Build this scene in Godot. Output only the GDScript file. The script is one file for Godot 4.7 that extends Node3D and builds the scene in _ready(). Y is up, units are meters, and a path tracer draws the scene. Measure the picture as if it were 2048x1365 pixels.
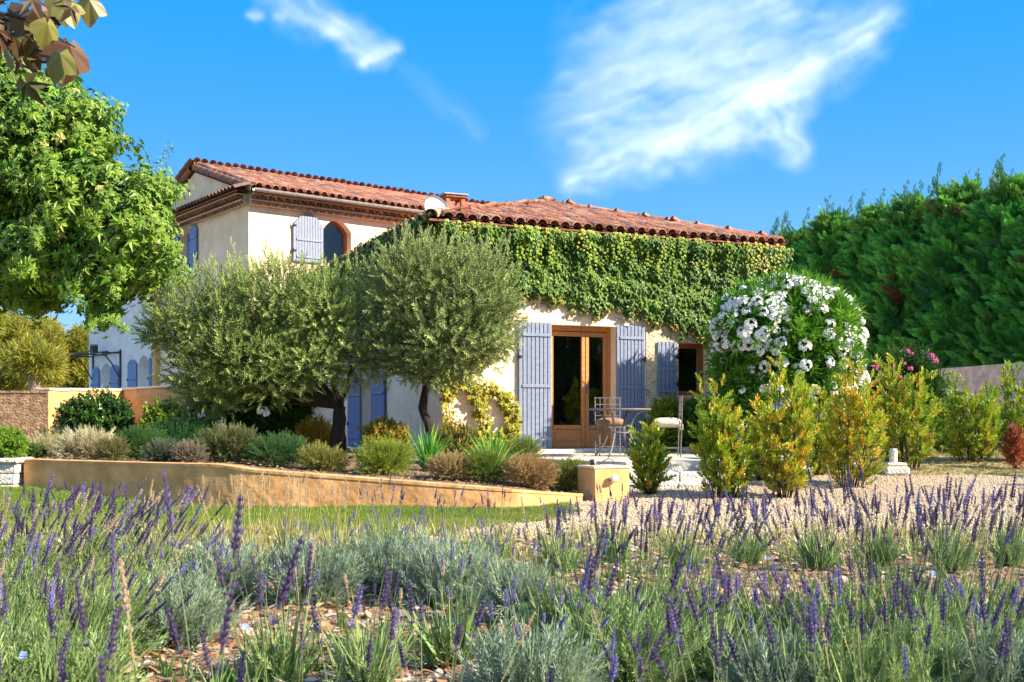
extends Node3D
# A Provencal country house behind a lavender bed. Units are metres, y is up, the viewer looks along -Z.

const EYE := 0.95
const FOC := 2200.0
const FRONT_TURN := 0.405      # the near house is turned this far about the vertical
const TOWER_TURN := 0.658
var rng := RandomNumberGenerator.new()
var lump := FastNoiseLite.new()
var M := {}
var L := {}

# ------------------------------------------------------------------ camera, sky, sun
func _ready():
	rng.seed = 20240611
	lump.seed = 5
	lump.frequency = 1.0
	lump.noise_type = FastNoiseLite.TYPE_SIMPLEX_SMOOTH
	var cam := Camera3D.new()
	cam.name = "camera"
	cam.position = Vector3(0, EYE, 0)
	cam.near = 0.05
	cam.far = 900.0
	cam.set_frustum(0.05 * 1365.0 / FOC, Vector2(0.0, 0.05 * 155.5 / FOC), 0.05, 900.0)
	var lens := CameraAttributesPhysical.new()
	lens.frustum_focal_length = 37.0
	lens.exposure_aperture = 11.0
	lens.frustum_focus_distance = 15.0
	cam.attributes = lens
	add_child(cam)
	cam.current = true
	var env := Environment.new()
	env.background_mode = Environment.BG_SKY
	var sky := Sky.new()
	var sm := ProceduralSkyMaterial.new()
	sm.sky_top_color = lin(0.0, 0.138, 0.385)
	sm.sky_horizon_color = lin(0.25, 0.38, 0.41)
	sm.sky_curve = 0.085
	sm.ground_bottom_color = lin(0.16, 0.13, 0.09)
	sm.ground_horizon_color = lin(0.32, 0.30, 0.24)
	sm.sun_angle_max = 12.0
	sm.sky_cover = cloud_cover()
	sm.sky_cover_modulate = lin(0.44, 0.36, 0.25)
	sky.sky_material = sm
	env.sky = sky
	env.tonemap_mode = Environment.TONE_MAPPER_LINEAR
	env.tonemap_exposure = 2.75
	env.sdfgi_enabled = true
	env.ssao_enabled = true
	env.ssil_enabled = true
	var we := WorldEnvironment.new()
	we.name = "surroundings"
	we.environment = env
	add_child(we)
	var sun := DirectionalLight3D.new()
	sun.name = "sun"
	sun.light_energy = 1.6
	sun.light_color = Color(1.0, 0.94, 0.85)
	sun.light_angular_distance = 0.5
	sun.shadow_enabled = true
	add_child(sun)
	sun.look_at_from_position(Vector3(0.815, 0.52, 0.27) * 50.0, Vector3.ZERO)
	materials()
	leaves()
	setting()
	front_house()
	tower_house()
	rear_wing()
	garden_walls()
	terrace_furniture()
	ivy()
	trees()
	bed_plants()
	laurels()
	lavender()
	near_branch()

func lin(r: float, g: float, b: float) -> Color:
	return Color(r, g, b).linear_to_srgb()

func R(a: float, b: float) -> float:
	return rng.randf_range(a, b)

# a direction or place seen at that pixel of a 2048-wide picture, at that depth
func at(px: float, py: float, d: float) -> Vector3:
	return Vector3((px - 1024.0) / FOC * d, EYE - (py - 838.0) / FOC * d, -d)

func cloud_cover() -> ImageTexture:
	var w := 3072
	var h := 1536
	var data := PackedByteArray()
	data.resize(w * h * 4)
	var n1 := FastNoiseLite.new()
	n1.seed = 11
	n1.frequency = 1.0
	n1.fractal_octaves = 5
	var n2 := FastNoiseLite.new()
	n2.seed = 31
	n2.frequency = 1.0
	n2.fractal_octaves = 3
	# strokes of cirrus: from azimuth, elevation to azimuth, elevation (degrees), half width, strength
	var strokes := []
	strokes.append([3.0, 12.3, 8.6, 14.2, 0.75, 0.75])
	strokes.append([8.0, 13.6, 13.5, 16.4, 1.1, 1.0])
	strokes.append([12.8, 15.9, 18.6, 19.0, 0.9, 0.9])
	strokes.append([4.0, 15.5, 12.0, 18.0, 2.3, 0.62])
	strokes.append([5.5, 18.5, 16.0, 22.5, 2.6, 0.5])
	strokes.append([10.0, 21.0, 20.0, 25.0, 2.6, 0.4])
	strokes.append([12.6, 16.2, 14.6, 13.1, 0.75, 0.7])
	strokes.append([15.2, 17.5, 14.2, 14.2, 0.6, 0.4])
	strokes.append([-12.5, 21.0, -9.0, 19.2, 0.75, 0.5])
	strokes.append([-9.2, 19.3, -7.0, 18.2, 0.6, 0.75])
	strokes.append([-7.7, 17.8, -6.0, 18.5, 0.38, 0.85])
	strokes.append([-5.6, 17.6, -1.6, 14.6, 0.5, 0.09])
	strokes.append([-13.4, 19.7, -12.9, 19.7, 0.25, 0.6])
	strokes.append([-12.1, 19.75, -11.6, 19.9, 0.22, 0.4])
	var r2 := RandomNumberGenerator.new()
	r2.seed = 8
	for k in 400:                                       # broader wisps added out of view to brighten and warm the shade
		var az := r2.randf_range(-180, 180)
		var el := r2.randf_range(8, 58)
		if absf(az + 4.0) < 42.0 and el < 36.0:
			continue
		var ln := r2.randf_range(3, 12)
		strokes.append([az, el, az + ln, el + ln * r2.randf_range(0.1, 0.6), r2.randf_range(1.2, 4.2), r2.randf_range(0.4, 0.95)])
	for s in strokes:
		var sc := 1.0 / cos(deg_to_rad(clampf((s[1] + s[3]) * 0.5, 0.0, 80.0)))
		var m: float = s[4] * 2.9
		var c0 := int((minf(s[0], s[2]) - m * sc) / 360.0 * w)
		var c1 := int((maxf(s[0], s[2]) + m * sc) / 360.0 * w)
		var r0 := int((90.0 - maxf(s[1], s[3]) - m) / 180.0 * h)
		var r1 := int((90.0 - minf(s[1], s[3]) + m) / 180.0 * h)
		var ab := Vector2((s[2] - s[0]) / sc, s[3] - s[1])
		var len2 := maxf(ab.length_squared(), 0.001)
		var dir := ab / sqrt(len2)
		for row in range(maxi(r0, 0), mini(r1, h / 2 - 1)):
			var el := 90.0 - (row + 0.5) / h * 180.0
			for col in range(c0, c1):
				var az := (col + 0.5) / w * 360.0
				var q := Vector2((az - s[0]) / sc, el - s[1])
				var along := q.dot(dir)
				var across := q.dot(Vector2(-dir.y, dir.x))
				# fibres: fine across the stroke, long along a tilted direction
				var warp := n1.get_noise_2d(az * 0.35, el * 0.5) * 1.3
				var fib := n2.get_noise_2d(along * 0.16 + 7.0 * s[4], across * 1.5 + along * 0.10 + warp * 0.6)
				var puff := n1.get_noise_2d(az * 0.34 + 40.0, el * 0.5)
				across += (warp * 0.35 + puff * 0.55) * s[4]
				var t := clampf(along / sqrt(len2), 0.0, 1.0)
				var over := maxf(maxf(-along, along - sqrt(len2)), 0.0)
				var dist: float = sqrt(across * across + over * over) / (s[4] * (0.75 + 0.5 * sin(t * PI)))
				var v: float = 0.70 * s[5] * exp(-dist * dist * 0.95) * clampf(0.74 + 0.46 * fib + 0.3 * puff, 0.0, 1.2)
				if v < 0.01:
					continue
				var k := (row * w + posmod(col, w)) * 4
				var old := data[k + 3] / 255.0
				data[k] = 255
				data[k + 1] = 255
				data[k + 2] = 255
				data[k + 3] = int(clampf(1.0 - (1.0 - old) * (1.0 - clampf(v, 0.0, 0.95)), 0.0, 1.0) * 255.0)
	return ImageTexture.create_from_image(Image.create_from_data(w, h, false, Image.FORMAT_RGBA8, data))

# ------------------------------------------------------------------ naming
func thing(called: String, label: String, category: String, where := Vector3.ZERO, turn := 0.0, group := "") -> Node3D:
	var o := Node3D.new()
	o.name = called
	o.position = where
	o.rotation.y = turn
	add_child(o, true)
	return tag(o, label, category, group)

func tag(o: Node3D, label: String, category: String, group := "") -> Node3D:
	o.set_meta("label", label)
	o.set_meta("category", category)
	if group:
		o.set_meta("group", group)
	return o

func part(called: String, mesh: Mesh, mat: Material, parent: Node, where := Transform3D.IDENTITY) -> MeshInstance3D:
	var o := MeshInstance3D.new()
	o.name = called
	o.mesh = mesh
	o.material_override = mat
	o.transform = where
	parent.add_child(o, true)
	return o

func struct(called: String, mesh: Mesh, mat: Material, where := Transform3D.IDENTITY) -> MeshInstance3D:
	var o := part(called, mesh, mat, self, where)
	o.set_meta("kind", "structure")
	return o

# many copies of one leaf, blade or stone
class Copies:
	var b := PackedFloat32Array()
	var n := 0
	func add(t: Basis, o: Vector3, c: Color) -> void:
		b.append_array([t.x.x, t.y.x, t.z.x, o.x, t.x.y, t.y.y, t.z.y, o.y, t.x.z, t.y.z, t.z.z, o.z, c.r, c.g, c.b, 1.0])
		n += 1

func spread(called: String, c: Copies, mesh: Mesh, mat: Material, parent: Node, stuff := true) -> MultiMeshInstance3D:
	var mm := MultiMesh.new()
	mm.transform_format = MultiMesh.TRANSFORM_3D
	mm.use_colors = true
	mm.mesh = mesh
	mm.instance_count = c.n
	mm.buffer = c.b
	var o := MultiMeshInstance3D.new()
	o.name = called
	o.multimesh = mm
	o.material_override = mat
	parent.add_child(o, true)
	if stuff:
		o.set_meta("kind", "stuff")
	return o

# ------------------------------------------------------------------ mesh building
class MB:
	var st := SurfaceTool.new()
	var col := Color.WHITE
	func _init() -> void:
		st.begin(Mesh.PRIMITIVE_TRIANGLES)
		flat()
	func flat() -> MB:
		st.set_smooth_group(-1)
		return self
	func smooth(g := 1) -> MB:
		st.set_smooth_group(g)
		return self
	func v(p: Vector3) -> void:
		st.set_color(col)
		st.add_vertex(p)
	func tri(a: Vector3, b: Vector3, c: Vector3, away: Vector3) -> void:
		v(a)
		if (a - c).cross(a - b).dot((a + b + c) / 3.0 - away) >= 0.0:
			v(b)
			v(c)
		else:
			v(c)
			v(b)
	func tri_up(a: Vector3, b: Vector3, c: Vector3, up: Vector3) -> void:
		tri(a, b, c, (a + b + c) / 3.0 - up)
	func quad(a: Vector3, b: Vector3, c: Vector3, d: Vector3, away: Vector3) -> void:
		tri(a, b, c, away)
		tri(a, c, d, away)
	func quad_up(a: Vector3, b: Vector3, c: Vector3, d: Vector3, up: Vector3) -> void:
		tri_up(a, b, c, up)
		tri_up(a, c, d, up)
	# a box with chamfered edges
	func box(c: Vector3, s: Vector3, bevel := 0.0, t := Basis.IDENTITY) -> MB:
		var h := s * 0.5
		var e: float = minf(bevel, minf(h.x, minf(h.y, h.z)) * 0.9)
		if e <= 0.0:
			for ax in 3:
				for sg in [-1.0, 1.0]:
					var n := Vector3.ZERO
					n[ax] = sg
					var u := Vector3.ZERO
					u[(ax + 1) % 3] = 1.0
					var w := Vector3.ZERO
					w[(ax + 2) % 3] = 1.0
					quad(c + t * (h * (n + u + w)), c + t * (h * (n - u + w)), c + t * (h * (n - u - w)), c + t * (h * (n + u - w)), c)
			return self
		for ax in 3:
			var b1 := (ax + 1) % 3
			var b2 := (ax + 2) % 3
			for sg in [-1.0, 1.0]:
				var q := []
				for k in [[1, 1], [-1, 1], [-1, -1], [1, -1]]:
					var p := Vector3.ZERO
					p[ax] = sg * h[ax]
					p[b1] = k[0] * (h[b1] - e)
					p[b2] = k[1] * (h[b2] - e)
					q.append(c + t * p)
				quad(q[0], q[1], q[2], q[3], c)
				for s2 in [-1.0, 1.0]:                     # the edge between faces ax and b1
					var p0 := Vector3.ZERO
					p0[ax] = sg * h[ax]
					p0[b1] = s2 * (h[b1] - e)
					p0[b2] = h[b2] - e
					var p1 := p0
					p1[b2] = -p0[b2]
					var p2 := Vector3.ZERO
					p2[ax] = sg * (h[ax] - e)
					p2[b1] = s2 * h[b1]
					p2[b2] = h[b2] - e
					var p3 := p2
					p3[b2] = -p2[b2]
					quad(c + t * p0, c + t * p1, c + t * p3, c + t * p2, c)
		for x in [-1.0, 1.0]:
			for y in [-1.0, 1.0]:
				for z in [-1.0, 1.0]:
					var g := Vector3(x, y, z)
					var i := h - Vector3(e, e, e)
					tri(c + t * (g * Vector3(h.x, i.y, i.z)), c + t * (g * Vector3(i.x, h.y, i.z)), c + t * (g * Vector3(i.x, i.y, h.z)), c)
		return self
	func tube(pts: Array, rad: Array, seg := 8, caps := true) -> MB:
		var rings := []
		var side := Vector3.ZERO
		for i in pts.size():
			var dir: Vector3 = (pts[mini(i + 1, pts.size() - 1)] - pts[maxi(i - 1, 0)]).normalized()
			if side == Vector3.ZERO:
				side = dir.cross(Vector3.RIGHT if absf(dir.x) < 0.8 else Vector3.UP).normalized()
			side = (side - dir * side.dot(dir)).normalized()
			var up := dir.cross(side)
			var ring := []
			for k in seg:
				var a := TAU * k / seg
				ring.append(pts[i] + (side * cos(a) + up * sin(a)) * rad[i])
			rings.append(ring)
		for i in pts.size() - 1:
			var mid: Vector3 = (pts[i] + pts[i + 1]) * 0.5
			for k in seg:
				var j := (k + 1) % seg
				quad(rings[i][k], rings[i][j], rings[i + 1][j], rings[i + 1][k], mid)
		if caps:
			for e in [0, pts.size() - 1]:
				var inside: Vector3 = pts[1] if e == 0 else pts[e - 1]
				for k in range(1, seg - 1):
					tri(rings[e][0], rings[e][k], rings[e][k + 1], inside)
		return self
	# a round body: profile of [radius, height] pairs about the axis y through c
	func lathe(c: Vector3, prof: Array, seg := 16, t := Basis.IDENTITY) -> MB:
		for i in prof.size() - 1:
			var p = prof[i]
			var q = prof[i + 1]
			var mid := c + t * Vector3(0, (p[1] + q[1]) * 0.5, 0)
			if absf(p[1] - q[1]) < 0.0001:
				mid -= t * Vector3(0, 0.01 if p[0] > q[0] else -0.01, 0)
			for k in seg:
				var a := TAU * k / seg
				var b := TAU * (k + 1) / seg
				var da := Vector3(cos(a), 0, sin(a))
				var db := Vector3(cos(b), 0, sin(b))
				var A: Vector3 = c + t * (da * p[0] + Vector3.UP * p[1])
				var B: Vector3 = c + t * (db * p[0] + Vector3.UP * p[1])
				var C: Vector3 = c + t * (db * q[0] + Vector3.UP * q[1])
				var D: Vector3 = c + t * (da * q[0] + Vector3.UP * q[1])
				if p[0] > 0.0001:
					tri(A, B, C, mid)
				if q[0] > 0.0001:
					tri(A, C, D, mid)
		return self
	# an outline (x, y) given depth along z from z0 to z1
	func slab(poly: PackedVector2Array, z0: float, z1: float) -> MB:
		var idx := Geometry2D.triangulate_polygon(poly)
		for k in range(0, idx.size(), 3):
			for z in [z0, z1]:
				var a := Vector3(poly[idx[k]].x, poly[idx[k]].y, z)
				var b := Vector3(poly[idx[k + 1]].x, poly[idx[k + 1]].y, z)
				var c := Vector3(poly[idx[k + 2]].x, poly[idx[k + 2]].y, z)
				tri_up(a, b, c, Vector3(0, 0, z - (z0 + z1) * 0.5))
		var cw := Geometry2D.is_polygon_clockwise(poly)
		for k in poly.size():
			var p := poly[k]
			var q := poly[(k + 1) % poly.size()]
			var n := Vector3(q.y - p.y, p.x - q.x, 0)
			if cw:
				n = -n
			quad_up(Vector3(p.x, p.y, z0), Vector3(q.x, q.y, z0), Vector3(q.x, q.y, z1), Vector3(p.x, p.y, z1), n)
		return self
	# a leaf folded along its midrib
	func leaf(o: Vector3, dir: Vector3, nrm: Vector3, length: float, width: float, fold := 0.25, at_ := 0.45, droop := 0.0) -> MB:
		var d := dir.normalized()
		var side := d.cross(nrm).normalized()
		var up := side.cross(d).normalized()
		var m := o + d * length * at_
		var tip := o + d * length - up * droop * length
		var l := m + side * width * 0.5 + up * width * fold
		var r := m - side * width * 0.5 + up * width * fold
		tri_up(o, l, tip, up)
		tri_up(o, tip, r, up)
		return self
	func done() -> ArrayMesh:
		st.generate_normals()
		return st.commit()

func aim(dir: Vector3, roll: float) -> Basis:                  # a basis whose y axis points along dir
	var y := dir.normalized()
	var x := y.cross(Vector3.UP if absf(y.y) < 0.95 else Vector3.RIGHT).normalized()
	var z := x.cross(y)
	return Basis(x, y, z).rotated(y, roll)

func rdir() -> Vector3:
	var z := R(-1, 1)
	var a := R(0, TAU)
	var r := sqrt(1.0 - z * z)
	return Vector3(r * cos(a), z, r * sin(a))

# ------------------------------------------------------------------ materials
func noise_tex(sd: int, freq: float, octaves: int, stops: Array, size := 512, kind := FastNoiseLite.TYPE_SIMPLEX_SMOOTH, cell := false) -> NoiseTexture2D:
	var n := FastNoiseLite.new()
	n.seed = sd
	n.frequency = freq
	n.fractal_octaves = octaves
	n.noise_type = FastNoiseLite.TYPE_CELLULAR if cell else kind
	var t := NoiseTexture2D.new()
	t.width = size
	t.height = size
	t.seamless = true
	t.noise = n
	if stops:
		var g := Gradient.new()
		var off := PackedFloat32Array()
		var cs := PackedColorArray()
		for s in stops:
			off.append(s[0])
			cs.append(s[1])
		g.offsets = off
		g.colors = cs
		t.color_ramp = g
	return t

# a mottled surface: colour a to b, fine relief, lumps of the given size in metres
func rough_mat(called: String, a: Color, b: Color, size: float, relief: float, rough := 0.9, sd := 1, mid = null) -> StandardMaterial3D:
	var m := StandardMaterial3D.new()
	m.resource_name = called
	var stops := [[0.25, a], [0.75, b]] if mid == null else [[0.2, a], [0.5, mid], [0.8, b]]
	m.albedo_texture = noise_tex(sd, 0.012, 6, stops)
	m.roughness = rough
	m.uv1_triplanar = true
	m.uv1_world_triplanar = true
	m.uv1_scale = Vector3.ONE / size
	if relief > 0.0:
		m.heightmap_enabled = true
		m.heightmap_texture = noise_tex(sd + 50, 0.03, 5, [])
		m.heightmap_scale = relief
	return m

func plain(called: String, c: Color, rough := 0.6, metal := 0.0) -> StandardMaterial3D:
	var m := StandardMaterial3D.new()
	m.resource_name = called
	m.albedo_color = c
	m.roughness = rough
	m.metallic = metal
	return m

func leaf_mat(called: String, rough: float, through: float) -> StandardMaterial3D:
	var m := StandardMaterial3D.new()
	m.resource_name = called
	m.vertex_color_use_as_albedo = true
	m.roughness = rough
	m.cull_mode = BaseMaterial3D.CULL_DISABLED
	if through > 0.0:
		m.backlight_enabled = true
		m.backlight = Color(through, through, through).linear_to_srgb()
	return m

func materials():
	M.cream = rough_mat("cream render", lin(0.76, 0.58, 0.42), lin(0.86, 0.70, 0.54), 2.6, 1.2, 0.95, 3)
	M.peach = rough_mat("peach render", lin(0.76, 0.53, 0.36), lin(0.86, 0.65, 0.47), 2.6, 1.2, 0.95, 5)
	M.white = rough_mat("pale render", lin(0.66, 0.62, 0.58), lin(0.78, 0.75, 0.70), 2.6, 1.0, 0.95, 4)
	M.stone_wall = rough_mat("rough lime and stone", lin(0.42, 0.30, 0.19), lin(0.72, 0.58, 0.40), 1.1, 3.5, 0.95, 6, lin(0.60, 0.46, 0.30))
	M.ochre = rough_mat("ochre render", lin(0.52, 0.29, 0.10), lin(0.66, 0.40, 0.17), 2.2, 1.0, 0.95, 7)
	M.tan = rough_mat("tan render", lin(0.50, 0.25, 0.09), lin(0.80, 0.43, 0.18), 2.4, 0.8, 0.95, 8)
	M.cap = rough_mat("pale wall top", lin(0.60, 0.47, 0.30), lin(0.75, 0.60, 0.42), 1.0, 0.8, 0.95, 9)
	M.grey_wall = rough_mat("grey cement render", lin(0.33, 0.29, 0.26), lin(0.50, 0.45, 0.41), 2.2, 1.2, 0.95, 10)
	M.shade_toned_wall = rough_mat("old stone wall darkened for shade", lin(0.11, 0.062, 0.035), lin(0.27, 0.18, 0.11), 0.8, 4.0, 0.95, 12)  # colour darkened to stand for the shade of trees
	M.paving = rough_mat("pale stone paving", lin(0.50, 0.42, 0.33), lin(0.68, 0.60, 0.50), 0.9, 1.0, 0.85, 13)
	M.limestone = rough_mat("white limestone", lin(0.56, 0.51, 0.44), lin(0.78, 0.73, 0.66), 0.6, 2.0, 0.9, 14)
	M.soil = rough_mat("dry soil", lin(0.16, 0.095, 0.05), lin(0.34, 0.22, 0.12), 0.9, 5.0, 0.95, 15)
	M.mulch = rough_mat("soil under leaf litter", lin(0.20, 0.115, 0.065), lin(0.46, 0.32, 0.22), 0.5, 6.0, 0.95, 16, lin(0.32, 0.21, 0.13))
	M.turf = rough_mat("lawn", lin(0.12, 0.16, 0.02), lin(0.26, 0.28, 0.06), 1.4, 4.0, 0.95, 17)
	M.dry_turf = rough_mat("dry grass", lin(0.20, 0.17, 0.06), lin(0.38, 0.30, 0.13), 1.2, 4.0, 0.95, 18)
	M.gravel = rough_mat("fine gravel", lin(0.46, 0.35, 0.23), lin(0.62, 0.49, 0.35), 0.35, 3.0, 0.95, 19)
	M.field = rough_mat("far ground", lin(0.12, 0.14, 0.05), lin(0.26, 0.22, 0.11), 6.0, 3.0, 0.95, 20)
	M.bark = rough_mat("olive bark", lin(0.035, 0.022, 0.016), lin(0.12, 0.085, 0.06), 0.16, 6.0, 0.95, 21)
	M.pale_bark = rough_mat("pale bark", lin(0.16, 0.11, 0.08), lin(0.36, 0.27, 0.20), 0.5, 4.0, 0.95, 22)
	M.tiles = []
	var hues := [[0.38, 0.155, 0.082], [0.44, 0.205, 0.11], [0.33, 0.12, 0.068], [0.25, 0.125, 0.085], [0.46, 0.25, 0.155], [0.19, 0.105, 0.08]]
	for k in hues.size():
		var h = hues[k]
		M.tiles.append(rough_mat("terracotta", lin(h[0] * 0.66, h[1] * 0.62, h[2] * 0.62), lin(h[0] * 1.12, h[1] * 1.18, h[2] * 1.2), 0.5, 0.8, 0.85, 30 + k))
	M.tile_bed = rough_mat("dark terracotta roof bed", lin(0.16, 0.06, 0.035), lin(0.26, 0.10, 0.06), 0.6, 1.0, 0.95, 40)  # the slab under the tiles is a darker terracotta
	M.mortar = rough_mat("lime mortar", lin(0.52, 0.38, 0.25), lin(0.70, 0.55, 0.40), 0.4, 1.0, 0.95, 41)
	M.brick = rough_mat("chimney brick", lin(0.30, 0.10, 0.05), lin(0.46, 0.18, 0.09), 0.4, 1.0, 0.9, 42)
	M.shutter = rough_mat("blue grey paint", lin(0.145, 0.18, 0.265), lin(0.195, 0.235, 0.33), 0.5, 0.25, 0.5, 43)
	M.blue = rough_mat("blue paint", lin(0.11, 0.18, 0.38), lin(0.16, 0.24, 0.45), 0.6, 0.25, 0.5, 44)
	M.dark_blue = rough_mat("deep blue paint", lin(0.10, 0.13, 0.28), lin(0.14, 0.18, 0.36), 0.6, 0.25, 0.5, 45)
	M.oak = rough_mat("varnished orange wood", lin(0.40, 0.145, 0.035), lin(0.56, 0.23, 0.06), 0.35, 0.4, 0.4, 46)
	M.red_wood = rough_mat("dark red wood", lin(0.22, 0.06, 0.025), lin(0.32, 0.10, 0.04), 0.35, 0.4, 0.45, 47)
	M.pine_wood = rough_mat("pale timber", lin(0.42, 0.27, 0.15), lin(0.60, 0.42, 0.25), 0.3, 0.6, 0.7, 48)
	M.iron = plain("dark iron", lin(0.055, 0.05, 0.055), 0.5, 0.5)
	M.grey_iron = rough_mat("weathered grey iron", lin(0.10, 0.085, 0.08), lin(0.21, 0.18, 0.17), 0.2, 0.3, 0.6, 49)
	M.zinc = rough_mat("zinc", lin(0.22, 0.20, 0.19), lin(0.34, 0.31, 0.29), 0.7, 0.3, 0.5, 51)
	M.cloth = rough_mat("cream cloth", lin(0.62, 0.52, 0.38), lin(0.80, 0.70, 0.54), 0.3, 1.0, 0.95, 52)
	M.brown_cloth = rough_mat("brown cloth", lin(0.24, 0.15, 0.10), lin(0.33, 0.21, 0.14), 0.3, 1.0, 0.95, 53)
	M.blue_cloth = rough_mat("blue grey canvas", lin(0.34, 0.40, 0.52), lin(0.44, 0.50, 0.62), 0.3, 0.6, 0.9, 54)
	M.white_paint = plain("white paint", lin(0.78, 0.78, 0.78), 0.5)
	M.dish = plain("dish enamel", lin(0.66, 0.68, 0.72), 0.4)
	M.room = plain("room surfaces darkened for shade", lin(0.045, 0.035, 0.03), 0.95)  # near black colour stands in for the unlit room
	M.black = plain("black plastic", lin(0.02, 0.02, 0.022), 0.5)
	M.lamp_glass = plain("frosted lamp glass", lin(0.75, 0.74, 0.72), 0.3)
	var g := StandardMaterial3D.new()
	g.resource_name = "window glass"
	g.albedo_color = Color(0.05, 0.06, 0.06, 0.05)
	g.transparency = BaseMaterial3D.TRANSPARENCY_ALPHA
	g.roughness = 0.02
	g.metallic_specular = 0.7
	M.glass = g
	M.leaf = leaf_mat("leaf", 0.5, 0.5)
	M.gloss_leaf = leaf_mat("glossy leaf", 0.34, 0.4)
	M.dull_leaf = leaf_mat("downy leaf", 0.75, 0.36)
	M.petal = leaf_mat("petal", 0.8, 0.5)
	M.solid = leaf_mat("tinted solid", 0.9, 0.0)

# ------------------------------------------------------------------ leaf shapes (unit colours near white, tinted copy by copy)
func shade(v: float) -> Color:
	var k := 1.0 + R(-v, v)
	return Color(k, k, k)

func sprig(count: int, stem: float, ll: float, lw: float, open: float, at_ := 0.45, pairs := true, droop := 0.1, start := 0.1, bent := 0.08) -> ArrayMesh:
	var b := MB.new()
	b.col = Color(0.62, 0.5, 0.4)
	b.tube([Vector3.ZERO, Vector3(bent * stem, stem * 0.5, 0), Vector3(0, stem, 0)], [ll * 0.035, ll * 0.028, ll * 0.012], 3, false)
	for k in count:
		b.col = shade(0.28)
		var t := start + (1.0 - start) * float(k) / count
		var o := Vector3(bent * stem * sin(t * PI), stem * t, 0)
		var a := k * 2.4 if not pairs else (k % 2) * PI + int(k / 2) * 1.57 + R(-0.4, 0.4)
		var op := open * (1.1 - 0.55 * t) + R(-0.2, 0.2)
		var out := Vector3(cos(a), 0, sin(a))
		var d := out * sin(op) + Vector3.UP * cos(op)
		var n := (Vector3.UP * sin(op) - out * cos(op)) + rdir() * 0.25
		b.leaf(o, d, n, ll * R(0.75, 1.15), lw * R(0.8, 1.15), 0.2, at_, droop)
	b.col = shade(0.2)
	b.leaf(Vector3(0, stem, 0), Vector3(R(-0.2, 0.2), 1, R(-0.2, 0.2)), Vector3.BACK, ll * 0.9, lw, 0.2, at_, droop)
	return b.done()

func lobed(size: float, tips: Array, notch: float, cup: float) -> ArrayMesh:   # plane and vine leaves: a fan of pointed lobes
	var b := MB.new()
	b.col = Color.WHITE
	add_lobed(b, Transform3D.IDENTITY, size, tips, notch, cup)
	return b.done()

func add_lobed(b: MB, t: Transform3D, size: float, tips: Array, notch: float, cup: float) -> void:
	# tips: [angle from the tip direction, length]; lies in x-y with the stalk at the origin and z as its face
	var ring := [Vector3(0.10 * size, -0.06 * size, 0)]
	for k in tips.size():
		var a: float = tips[k][0]
		var r: float = tips[k][1] * size
		ring.append(Vector3(sin(a) * r, cos(a) * r * 0.9 + size * 0.28, -cup * r * r / size))
		if k < tips.size() - 1 and notch < 0.9:
			var m: float = (tips[k][0] + tips[k + 1][0]) * 0.5
			var q: float = minf(tips[k][1], tips[k + 1][1]) * size * notch
			ring.append(Vector3(sin(m) * q, cos(m) * q * 0.9 + size * 0.28, 0.05 * size))
	ring.append(Vector3(-0.10 * size, -0.06 * size, 0))
	var c := Vector3(0, size * 0.25, 0.03 * size)
	for k in ring.size() - 1:
		b.tri_up(t * c, t * ring[k], t * ring[k + 1], t.basis.z)

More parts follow.
